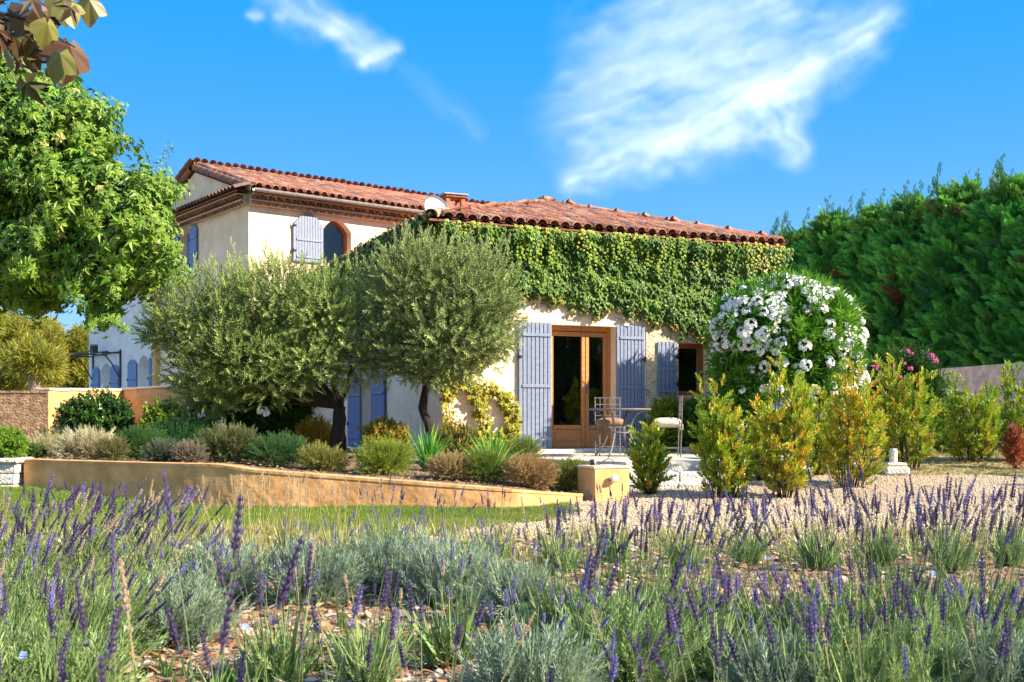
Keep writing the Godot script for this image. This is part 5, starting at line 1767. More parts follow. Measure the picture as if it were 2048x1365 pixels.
		for m in 400:                                    # plumes: curved branches carrying sprays on both sides
			var u := pow(rng.randf(), 0.85)
			var y := 1.75 + u * (h - 1.9)
			var prof := pow(1.0 - pow(u, 3.2), 0.6)
			var a := R(0, TAU)
			var d := Vector3(cos(a), 0, sin(a))
			if d.x > 0.7 and rng.randf() < 0.7:
				continue
			var rad := 1.25 * prof * (0.80 + 0.5 * lump.get_noise_3d(d.x * 1.5 + k * 5.0, y * 1.1, d.z * 1.5)) * R(0.72, 1.05)
			var g := (d * R(0.5, 0.9) + Vector3.UP * R(0.5, 1.0) + Vector3(-0.35, 0, 0.15) + rdir() * 0.3).normalized()
			var side := g.cross(d + Vector3(0, 0.2, 0)).normalized()
			var tt := clampf(0.45 + 0.7 * lump.get_noise_3d(p.x + d.x * 1.5, y * 1.1, p.z + d.z * 1.5) + R(-0.3, 0.3), 0.0, 1.0)
			var col := Color(0.05, 0.31, 0.06).lerp(Color(0.25, 0.70, 0.13), tt)
			if u > 0.86:
				col = col.lerp(Color(0.26, 0.42, 0.07), 0.5)
			if rng.randf() < 0.015:
				col = Color(0.26, 0.13, 0.05)
			var ln := R(0.55, 1.0) * (1.0 - 0.35 * u)
			var foot := Vector3(d.x * rad, y, d.z * rad) - g * ln * 0.3
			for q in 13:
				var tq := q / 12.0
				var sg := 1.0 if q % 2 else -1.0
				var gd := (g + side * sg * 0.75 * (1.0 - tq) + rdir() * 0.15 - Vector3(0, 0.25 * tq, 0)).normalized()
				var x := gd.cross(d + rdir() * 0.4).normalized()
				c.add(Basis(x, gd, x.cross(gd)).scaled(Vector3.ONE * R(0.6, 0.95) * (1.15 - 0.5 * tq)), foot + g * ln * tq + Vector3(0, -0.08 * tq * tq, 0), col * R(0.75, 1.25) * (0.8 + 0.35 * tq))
		for j in 5:                                      # leaders above the clipped line
			var q := Vector3(R(-0.9, 0.9), h - R(0.25, 0.6), R(-0.9, 0.9))
			for i in 7:
				c.add(aim(Vector3(R(-0.6, 0.6), 1, R(-0.6, 0.6)), R(0, TAU)).scaled(Vector3.ONE * (1.0 - i * 0.1)), q + Vector3(0.02, 0.13, 0.0) * i, Color(0.06, 0.20, 0.04))
		spread("crown", c, L.cypress, M.leaf, tr)
	# pines beyond the ochre wall
	var pines := [[15.0, 44.0, [[15, 700, 105, 52], [-40, 740, 90, 50], [60, 745, 60, 38], [-10, 665, 60, 30]], "rounded golden green pine at the left edge beyond the ochre wall"], [100.0, 50.0, [[80, 740, 55, 45], [92, 690, 24, 40], [120, 755, 50, 30]], "lower green pine with a pointed top beyond the ochre wall"], [166.0, 46.0, [[166, 705, 17, 40], [160, 745, 28, 35], [190, 760, 30, 26]], "narrow pine standing against the corner of the white wing"]]
	for q in pines:
		var bp := at(q[0], 838.0, q[1])
		bp.y = ground_h(bp.x, q[1])
		t = thing("pine_tree", q[3], "tree", bp)
		blobs = []
		for e in q[2]:
			blobs.append(seen_blob(e[0], e[1], e[2], e[3], q[1]))
		limb_tree(t, M.pale_bark, 0.22, [Vector3.ZERO, Vector3(0.1, 1.2, 0), Vector3(0.0, 2.0, 0)], blobs)
		c = Copies.new()
		fill(c, blobs, 2600, 1.4, 2.5, Color(0.13, 0.17, 0.018), Color(0.36, 0.33, 0.03), 0.7, 0.4, 0.3, 2.0, t.position, 0.3)
		spread("crown", c, L.pine, M.leaf, t)
	var tk := thing("small_pine", "small pine with a bare pale trunk right behind the ochre wall", "tree", at(68, 838, 26.0) + Vector3(0, -0.6, 0))
	part("trunk", MB.new().smooth().tube([Vector3(0.10, 0, 0), Vector3(0.06, 0.9, 0), Vector3(0.0, 1.35, 0), Vector3(-0.03, 1.7, 0), Vector3(0.06, 1.95, 0)], [0.24, 0.19, 0.14, 0.11, 0.09], 12).tube([Vector3(-0.02, 1.55, 0), Vector3(0.2, 1.85, 0), Vector3(0.32, 2.0, 0)], [0.10, 0.07, 0.05], 8).done(), M.pale_bark, tk)
	c = Copies.new()
	fill(c, [seen_blob(58, 722, 48, 22, 26.0), seen_blob(90, 728, 24, 16, 26.0)], 420, 0.9, 1.6, Color(0.13, 0.17, 0.018), Color(0.36, 0.33, 0.03), 0.6, 0.5, 0.3, 1.0, tk.position)
	spread("foliage", c, L.pine, M.leaf, tk)
	# overhead wire
	tag(part("overhead_wire", MB.new().tube([at(-60, 668, 48), at(115, 693, 48), at(185, 699, 48), at(420, 705, 48)], [0.02, 0.02, 0.02, 0.02], 5).done(), M.iron, self), "thin overhead wire between the pines and the white wing", "wire")
	# trees beside the viewer, whose shade lies over the lavender
	for q in [[12.4, -2.6, 2.4, "second"], [12.4, -7.4, 2.9, "first"]]:
		t = thing("shade_tree", "leafy tree right of the photographer, %s along the drive" % q[3], "tree", Vector3(q[0], 0, -q[1]), 0.0, "trees along the drive")
		blobs = []
		for k in 8:
			var a := k * 2.4
			blobs.append([Vector3(q[0] + cos(a) * 1.1, 4.7 + R(-1.4, 2.2), -q[1] + sin(a) * q[2] * 0.45), Vector3(1.6, 1.5, q[2] * 0.6)])
		limb_tree(t, M.bark, 0.2, [Vector3.ZERO, Vector3(0.05, 1.5, 0), Vector3(0, 3.0, 0)], blobs)
		c = Copies.new()
		fill(c, blobs, 700, 1.7, 2.6, Color(0.06, 0.13, 0.015), Color(0.13, 0.2, 0.03), 0.3, 0.6, 0.4, 1.2, t.position)
		spread("crown", c, L.broad, M.leaf, t)
	for q in [[15.2, 8.4, "third"], [15.6, 5.6, "second"], [15.0, 11.2, "fourth"]]:  # unseen bushes, added so the French door glass reflects them
		t = thing("reflected_bush", "unseen broad bush added for the door glass to reflect, %s from the viewer" % q[2], "shrub", Vector3(q[0], 0, -q[1]), 0.0, "unseen bushes for the door glass")
		blobs = []
		for k in 6:
			blobs.append([Vector3(q[0] + R(-0.5, 0.5), 0.8 + k * 0.7, -q[1] + R(-1.0, 1.0)), Vector3(1.2, 1.1, 1.3)])
		limb_tree(t, M.bark, 0.06, [Vector3.ZERO, Vector3(0.02, 0.3, 0), Vector3(0, 0.5, 0)], blobs)
		c = Copies.new()
		fill(c, blobs, 2200, 1.3, 2.0, Color(0.05, 0.12, 0.015), Color(0.12, 0.22, 0.03), 0.3, 0.5, 0.2, 1.0, t.position)
		spread("foliage", c, L.broad, M.leaf, t)
	oleanders()

func oleanders():
	var t := thing("oleander", "large rounded oleander covered in white flowers at the house corner", "flowering shrub", at(1580, 838, 18.6))
	t.position.y = 0.35
	var blobs := [seen_blob(1575, 695, 108, 105, 18.4), seen_blob(1505, 655, 58, 60, 18.1), seen_blob(1645, 668, 58, 70, 18.2), seen_blob(1580, 800, 112, 62, 18.2), seen_blob(1485, 745, 42, 72, 18.2), seen_blob(1672, 765, 38, 62, 18.3), seen_blob(1575, 618, 74, 45, 18.3), seen_blob(1462, 690, 26, 48, 18.4)]
	for k in 9:
		var e: Vector3 = blobs[k % blobs.size()][0] - t.position
		part("stem", MB.new().smooth().tube([Vector3(R(-0.25, 0.25), -0.1, R(-0.2, 0.2)), e * 0.45 + Vector3(0, 0.1, 0), e], [0.03, 0.022, 0.008], 7).done(), M.bark, t)
	var c := Copies.new()
	fill(c, blobs, 3400, 0.8, 1.2, Color(0.05, 0.20, 0.015), Color(0.22, 0.44, 0.04), 0.5, 0.4, 0.2, 0.6, t.position)
	spread("foliage", c, L.oleander, M.gloss_leaf, t)
	var white := plain("white petals", lin(0.86, 0.84, 0.80), 0.8)
	white.backlight_enabled = true
	white.backlight = Color(0.6, 0.6, 0.6)
	var made := 0
	while made < 250:
		var b = blobs[[0, 2, 1, 6, 6, 5, 3, 1, 7, 5][rng.randi() % 10]]
		var d := rdir()
		d.z = absf(d.z)
		if d.y < -0.55:
			continue
		var p: Vector3 = b[0] + d.normalized() * (b[1] + Vector3.ONE * 0.12) * R(0.98, 1.1)
		var ok := true
		for o in blobs:
			if o != b and ((p - o[0]) / o[1]).length_squared() < 0.92:
				ok = false
		if p.y < 1.25 and rng.randf() < 0.75:
			ok = false
		if ok:
			part("flower_cluster", L.bloom, white, t, Transform3D(aim(d + Vector3.UP * 0.4, R(0, TAU)).scaled(Vector3.ONE * R(0.75, 1.2)), p - t.position))
			made += 1
	# pink oleander further back
	t = thing("pink_oleander", "dark oleander with a few pink flower heads in front of the grey wall", "flowering shrub", at(1800, 838, 22.0))
	t.position.y = 0.35
	blobs = [seen_blob(1800, 780, 62, 62, 22.0), seen_blob(1770, 800, 45, 60, 21.8), seen_blob(1835, 760, 35, 52, 22.0), seen_blob(1845, 810, 35, 55, 22.0), seen_blob(1800, 850, 60, 45, 22.0)]
	part("stem", MB.new().tube([Vector3(0, -0.1, 0), Vector3(0.1, 0.8, 0)], [0.03, 0.02], 6).tube([Vector3(0, -0.1, 0), Vector3(-0.3, 0.9, 0)], [0.03, 0.02], 6).done(), M.bark, t)
	c = Copies.new()
	fill(c, blobs, 1000, 0.8, 1.1, Color(0.03, 0.09, 0.015), Color(0.08, 0.17, 0.03), 0.5, 0.4, 0.2, 0.6, t.position)
	spread("foliage", c, L.oleander, M.gloss_leaf, t)
	var pink := plain("pink petals", lin(0.55, 0.08, 0.26), 0.8)
	for q in [[1760, 724], [1772, 748], [1815, 703], [1823, 708], [1862, 712], [1821, 738], [1758, 762], [1752, 735], [1870, 722], [1785, 735], [1800, 755], [1808, 728]]:
		part("flower_cluster", L.bloom, pink, t, Transform3D(aim(Vector3(R(-0.4, 0.4), 1, 0.8), R(0, TAU)).scaled(Vector3.ONE * R(0.5, 0.85)), at(q[0], q[1], 21.2) - t.position))

# ------------------------------------------------------------------ shrubs
func shrub(called: String, label: String, category: String, px: float, d: float, wpx: float, hpx: float, leaf: String, ca: Color, cb: Color, count: int, size := 1.0, mat: Material = null, base_y := INF, up := 0.7, group := "") -> Node3D:
	var p := at(px, 838.0, d)
	p.y = bed_h(p.x, d) if base_y == INF else base_y
	var t := thing(called, label, category, p, 0.0, group)
	var w := wpx / FOC * d
	var h := hpx / FOC * d
	var blobs := [[p + Vector3(0, h * 0.48, 0), Vector3(w * 0.42, h * 0.5, w * 0.4)]]
	for k in 4:
		var a := k * 1.9 + R(0, 1)
		blobs.append([p + Vector3(cos(a) * w * 0.25, h * R(0.3, 0.62), sin(a) * w * 0.22), Vector3(w * 0.26, h * 0.34, w * 0.26)])
	for k in 6:
		var a := k * 1.05
		var e := Vector3(cos(a) * w * R(0.1, 0.3), h * R(0.5, 0.8), sin(a) * w * R(0.1, 0.3))
		part("stem", MB.new().tube([Vector3(cos(a) * 0.02, -0.05, sin(a) * 0.02), e * 0.5 + Vector3(0, 0.02, 0), e], [0.009, 0.007, 0.003], 4).done(), M.bark, t)
	var c := Copies.new()
	fill(c, blobs, count, 0.7 * size, 1.15 * size, ca, cb, up, 0.45, 0.22, 0.35, p, 0.3)
	spread("foliage", c, L[leaf], mat if mat else M.leaf, t)
	return t

func yucca(label: String, px: float, d: float, hpx: float, n: int) -> void:
	if not L.has("blades"):
		L.blades = []
		for k in 5:
			var b := MB.new()
			var bend := R(0.02, 0.3)
			var pts := []
			for j in 6:
				var t := j / 5.0
				pts.append([Vector3(0, t - 0.06 * bend * t * t, bend * t * t), 0.030 * (1.0 - pow(t, 2.2)) + 0.002])
			for j in 5:
				var p: Vector3 = pts[j][0]
				var q: Vector3 = pts[j + 1][0]
				var wp: float = pts[j][1]
				var wq: float = pts[j + 1][1]
				for s in [-1.0, 1.0]:
					b.quad_up(p, q, q + Vector3(s * wq, 0, wq * 0.35), p + Vector3(s * wp, 0, wp * 0.35), Vector3(0, 0.1, 1))
			L.blades.append(b.done())
	var p := at(px, 838.0, d)
	p.y = bed_h(p.x, d)
	var t := thing("yucca", label, "plant", p, 0.0, "spiky plants in front of the cream wall")
	var mats := [flat_leaf(Color(0.07, 0.26, 0.03)), flat_leaf(Color(0.16, 0.40, 0.035)), flat_leaf(Color(0.05, 0.18, 0.03)), flat_leaf(Color(0.26, 0.42, 0.05))]
	for m in mats:
		m.roughness = 0.75
	var h := hpx / FOC * d
	for k in n:
		var a := k * 2.4
		var tilt := pow(float(k) / n, 0.9) * 0.85
		var b := Basis(Vector3.UP, a) * Basis(Vector3.RIGHT, tilt)
		part("leaf", L.blades[rng.randi() % 5], mats[rng.randi() % 4], t, Transform3D(b.scaled_local(Vector3(1, 1, 1) * h * R(0.8, 1.1) / maxf(cos(tilt * 0.5), 0.6)), Vector3(cos(a), 0, sin(a)) * 0.03))

func bed_plants():
	var G := func(r: float, g: float, b: float) -> Color: return Color(r, g, b)
	shrub("box_ball", "clipped round box ball on the stone pillar at the left edge", "shrub", 14, 12.75, 66, 58, "round", G.call(0.10, 0.25, 0.015), G.call(0.30, 0.44, 0.04), 900, 0.75, M.leaf, 0.50, 0.1)
	shrub("climbing_rose", "dark green rose bush against the sunlit ochre wall", "shrub", 192, 20.6, 120, 98, "broad", G.call(0.02, 0.07, 0.014), G.call(0.07, 0.17, 0.02), 900, 1.0, M.gloss_leaf, 0.45, 0.2)
	shrub("climbing_rose", "dark leafy end of the rose in the corner of the ochre walls", "shrub", 222, 20.9, 60, 88, "broad", G.call(0.015, 0.06, 0.012), G.call(0.05, 0.13, 0.02), 450, 1.0, M.gloss_leaf, 0.45, 0.2)
	shrub("citrus_bush", "bright yellow green bush in front of the shaded ochre wall", "shrub", 328, 19.2, 82, 92, "broad", G.call(0.10, 0.22, 0.015), G.call(0.32, 0.38, 0.03), 700, 0.9, M.leaf, 0.36)
	shrub("pale_santolina", "pale straw coloured bush at the left end of the bed", "shrub", 95, 15.6, 92, 44, "feather", G.call(0.34, 0.33, 0.14), G.call(0.64, 0.57, 0.32), 1300, 1.0, M.dull_leaf)
	shrub("pale_santolina", "silvery straw coloured bush beside the first pale bush", "shrub", 172, 15.0, 118, 50, "lavender_leaf", G.call(0.46, 0.44, 0.26), G.call(0.80, 0.74, 0.50), 1500, 1.0, M.dull_leaf)
	shrub("wispy_weeds", "wispy pale flower stems behind the straw coloured bushes", "plant", 130, 17.0, 120, 52, "lavender_leaf", G.call(0.42, 0.44, 0.18), G.call(0.66, 0.64, 0.34), 420, 1.1, M.dull_leaf)
	shrub("small_green_bush", "small dark green bush at the foot of the pale bushes", "shrub", 60, 14.9, 46, 24, "round", G.call(0.05, 0.12, 0.02), G.call(0.14, 0.2, 0.04), 420, 0.8)
	shrub("olive_toned_bush", "low olive green bush right of the silvery straw bush", "shrub", 222, 14.2, 52, 40, "feather", G.call(0.12, 0.13, 0.04), G.call(0.26, 0.25, 0.09), 620, 1.0, M.dull_leaf)
	shrub("orange_bush", "yellow and orange leaved bush left of the rosemary", "shrub", 266, 16.8, 74, 52, "round", G.call(0.38, 0.34, 0.03), G.call(0.66, 0.36, 0.04), 620)
	shrub("green_bush", "deep green bush under the orange leaved bush", "shrub", 285, 14.6, 84, 52, "needle", G.call(0.03, 0.11, 0.015), G.call(0.08, 0.2, 0.03), 900)
	shrub("rosemary", "tall dark green rosemary left of the olive trees", "shrub", 365, 16.0, 130, 70, "needle", G.call(0.02, 0.10, 0.025), G.call(0.06, 0.19, 0.04), 1500, 1.2, null, INF, 1.4)
	shrub("grey_bush", "blue grey low bush on the edge of the bed, left of the brown one", "shrub", 322, 13.2, 62, 38, "lavender_leaf", G.call(0.10, 0.14, 0.09), G.call(0.20, 0.24, 0.16), 750, 0.8, M.dull_leaf)
	shrub("brown_bush", "small brownish grey bush between two grey green ones", "shrub", 378, 13.0, 56, 36, "feather", G.call(0.16, 0.13, 0.09), G.call(0.30, 0.25, 0.17), 650, 0.9, M.dull_leaf)
	shrub("grey_green_bush", "broad grey green bush on the edge of the bed below the left olive", "shrub", 455, 13.4, 116, 70, "lavender_leaf", G.call(0.10, 0.14, 0.05), G.call(0.28, 0.30, 0.10), 1500, 0.9, M.dull_leaf)
	shrub("low_rosemary", "low green rosemary mound left of the left olive trunk", "shrub", 556, 13.3, 98, 46, "needle", G.call(0.03, 0.11, 0.03), G.call(0.10, 0.22, 0.05), 1000)
	shrub("yellow_mound", "yellowish green mound in front of the left olive trunk", "shrub", 643, 13.0, 88, 42, "lavender_leaf", G.call(0.22, 0.24, 0.04), G.call(0.42, 0.40, 0.10), 900, 0.8, M.dull_leaf)
	shrub("dark_oleander", "dark oleander bush under the left olive with a few white flowers", "flowering shrub", 505, 17.8, 220, 185, "oleander", G.call(0.025, 0.09, 0.012), G.call(0.09, 0.19, 0.025), 1100, 0.9, M.gloss_leaf)
	var od := get_node("dark_oleander")
	var white := plain("white petals", lin(0.84, 0.82, 0.80), 0.8)
	for q in [[440, 850], [446, 857], [436, 858], [524, 822], [530, 828], [402, 832]]:
		part("flower_cluster", L.bloom, white, od, Transform3D(aim(Vector3(0, 1, 1), R(0, 6)).scaled(Vector3.ONE * R(0.6, 0.9)), at(q[0], q[1], 16.3) - od.position))
	shrub("orange_bush", "glowing yellow orange bush left of the left olive trunk", "shrub", 630, 17.2, 74, 72, "round", G.call(0.44, 0.36, 0.03), G.call(0.78, 0.44, 0.04), 800)
	shrub("mottled_bush", "green and orange mottled bush between the olive trunks", "shrub", 768, 16.2, 90, 74, "broad", G.call(0.12, 0.20, 0.02), G.call(0.46, 0.32, 0.03), 620, 0.62)
	shrub("lime_bush", "bright lime green feathery mound between the olive trunks", "shrub", 765, 12.9, 100, 54, "needle", G.call(0.20, 0.30, 0.025), G.call(0.42, 0.46, 0.06), 1100)
	shrub("golden_bush", "golden green bush between the two spiky yuccas", "shrub", 910, 14.8, 86, 76, "round", G.call(0.16, 0.17, 0.02), G.call(0.44, 0.30, 0.03), 850)
	yucca("spiky bright green yucca in front of the leaning olive trunk", 855, 13.6, 98, 46)
	yucca("spiky green yucca left of the French door shutters", 985, 13.4, 96, 52)
	shrub("heather_mound", "rounded brownish mound left of the right yucca", "shrub", 900, 12.7, 80, 46, "feather", G.call(0.28, 0.20, 0.08), G.call(0.52, 0.38, 0.17), 1200, 0.9, M.dull_leaf)
	shrub("lime_bush", "green mound at the foot of the right yucca", "shrub", 972, 12.7, 74, 50, "needle", G.call(0.10, 0.19, 0.025), G.call(0.30, 0.36, 0.05), 900, 0.9)
	shrub("heather_mound", "larger rounded brown mound below the left door shutter", "shrub", 1056, 12.6, 102, 56, "feather", G.call(0.25, 0.16, 0.06), G.call(0.48, 0.32, 0.13), 1500, 0.9, M.dull_leaf)
	shrub("thyme_mound", "yellow green mound left of the ochre block", "shrub", 1136, 13.0, 76, 56, "feather", G.call(0.12, 0.17, 0.02), G.call(0.32, 0.34, 0.06), 1200, 0.9, M.dull_leaf)
	shrub("grass_clump", "thin green clump between the right yucca and the terrace edge", "plant", 1045, 14.8, 60, 40, "needle", G.call(0.10, 0.20, 0.02), G.call(0.26, 0.34, 0.05), 500, 1.0)
	# greenery at the foot of the house right of the door
	shrub("wall_shrub", "leafy green shrub under the kitchen window sill", "shrub", 1372, 18.9, 84, 92, "laurel", G.call(0.03, 0.12, 0.015), G.call(0.10, 0.23, 0.03), 700, 0.9, M.leaf, 0.40)
	shrub("wall_shrub", "bright young shrub left of the kitchen window sill", "shrub", 1325, 18.8, 46, 98, "laurel", G.call(0.12, 0.24, 0.02), G.call(0.28, 0.37, 0.03), 380, 0.8, M.leaf, 0.40)
	shrub("wall_shrub", "dark shrub between the kitchen window and the white oleander", "shrub", 1430, 18.8, 70, 100, "laurel", G.call(0.02, 0.09, 0.012), G.call(0.07, 0.17, 0.02), 600, 0.9, M.leaf, 0.40)

# upright young laurels with yellow green leaves
func laurel_shrub(label: String, px: float, d: float, top: float, wpx: float, count: int, gold: float) -> void:
	var p := at(px, 838.0, d)
	p.y = ground_h(p.x, d)
	var t := thing("laurel_shrub", label, "shrub", p, 0.0, "young laurel shrubs along the gravel")
	var h: float = EYE - (top - 838.0) / FOC * d - p.y
	var w := wpx / FOC * d
	var c := Copies.new()
	var shoots := 15
	var tilt := Vector3(R(-0.12, 0.12), 0, R(-0.08, 0.08))
	for k in shoots:
		var a := k * 2.4
		var r := maxf(w * 0.5 - 0.12, 0.08) * sqrt((k + 0.4) / shoots) * R(0.85, 1.1)
		var foot := Vector3(cos(a) * r * 0.62, 0, sin(a) * r * 0.62)
		var th := h * (1.08 if k == 1 or k == 4 else R(0.52, 0.97))
		var head := Vector3(cos(a) * r + R(-0.06, 0.06), th, sin(a) * r) + tilt * th
		var mid := foot.lerp(head, 0.4) + Vector3(cos(a), 0, sin(a)) * w * 0.10
		part("stem", MB.new().tube([foot, mid, head], [0.010, 0.007, 0.003], 5).done(), M.bark, t)
		var own := R(-0.35, 0.35)
		for j in int(count * R(0.5, 1.0) / shoots):
			var u := pow(rng.randf(), 0.8)
			u = 0.03 + 0.97 * u
			var q := foot.lerp(mid, u / 0.45) if u < 0.45 else mid.lerp(head, (u - 0.45) / 0.55)
			var out := Vector3(cos(a), 0, sin(a)).rotated(Vector3.UP, R(-1.9, 1.9))
			var bush := (0.8 - 0.3 * u) * smoothstep(0.0, 0.25, u)
			q += out * R(0.0, 0.16) * w * (0.35 + 0.9 * bush)
			var g := (out * (0.95 - 0.45 * u) + Vector3.UP * R(0.4, 1.3)).normalized()
			var tt := clampf(gold * 0.85 + own * 0.8 + R(-0.35, 0.35), 0.0, 1.0)
			var col := Color(0.17, 0.32, 0.02).lerp(Color(0.44, 0.52, 0.035), minf(tt * 2.0, 1.0)).lerp(Color(0.66, 0.42, 0.03), maxf(tt * 2.0 - 1.0, 0.0)) * R(0.8, 1.2)
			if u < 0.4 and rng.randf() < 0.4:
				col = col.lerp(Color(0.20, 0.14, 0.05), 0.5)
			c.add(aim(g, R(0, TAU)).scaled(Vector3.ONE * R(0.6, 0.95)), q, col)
	spread("foliage", c, L.laurel, M.leaf, t)

func laurels():
	laurel_shrub("thin laurel with sparse shoots in front of the iron table", 1300, 13.3, 862, 74, 230, 0.45)
	laurel_shrub("full laurel at the gravel edge just right of the stone steps", 1450, 12.85, 786, 112, 560, 0.35)
	laurel_shrub("golden laurel with tall pointed shoots right of the steps laurel", 1572, 12.9, 752, 116, 560, 0.6)
	laurel_shrub("brownish laurel tucked behind the golden laurel on its left side", 1522, 14.5, 822, 66, 280, 0.7)
	laurel_shrub("narrow greenish laurel between the two golden laurels", 1640, 15.0, 800, 70, 340, 0.35)
	laurel_shrub("broad orange tinged laurel in the middle of the row", 1700, 14.0, 750, 124, 640, 0.65)
	laurel_shrub("dense laurel with two tall shoots in front of the pink oleander", 1815, 15.6, 745, 124, 640, 0.45)
	laurel_shrub("lime green laurel with dark base in front of the grey wall", 1942, 16.4, 768, 112, 600, 0.25)
	laurel_shrub("lime green laurel at the right edge of the photo", 2040, 16.6, 752, 100, 560, 0.3)
	laurel_shrub("short laurel behind the lime green laurel", 1890, 18.5, 800, 60, 240, 0.2)
	shrub("red_leaf_shrub", "thin shrub with rust red leaves at the right edge in front of the laurel", "shrub", 2030, 15.6, 34, 90, "round", Color(0.26, 0.05, 0.015), Color(0.46, 0.12, 0.03), 330, 0.9, M.leaf, ground_h(7.1, 15.6), 0.9)

# ------------------------------------------------------------------ lavender
func spike_mesh(k: int, tone: Color, tone2: Color, green: Color) -> ArrayMesh:
	var b := MB.new()
	var bend := [0.0, 0.06, 0.11, 0.16, 0.03, 0.09][k % 6] as float
	var ln := 0.56
	b.col = green
	var pts := []
	for j in 6:
		var t := j / 5.0
		pts.append(Vector3(bend * t * t, ln * t, 0.02 * sin(t * 5.0 + k)))
	b.tube(pts, [0.0026, 0.0024, 0.0022, 0.002, 0.0019, 0.0018], 4, false)
	var dir := ((pts[5] - pts[4]) as Vector3).normalized()
	var n := 7 + k % 3
	var sl := 0.062 + 0.012 * (k % 3)
	b.col = tone * 0.8
	b.tube([pts[5], pts[5] + dir * sl * 0.5, pts[5] + dir * sl], [0.0035, 0.004, 0.0015], 5)
	for w in n:
		var t := float(w) / n
		var o: Vector3 = pts[5] + dir * sl * (t + (0.0 if w > 0 else -0.22))
		var rad := 0.0105 * (1.0 - 0.45 * t) * (0.8 if w == 0 else 1.0)
		for j in 7:
			var a := TAU * j / 7.0 + w * 0.5
			b.col = (tone.lerp(tone2, R(0.0, 1.0))) * R(0.75, 1.25)
			var out := Vector3(cos(a), 0, sin(a))
			b.leaf(o, out + dir * R(0.7, 1.2), out, rad * R(1.3, 1.8), rad * 0.85, 0.4, 0.55)
	return b.done()

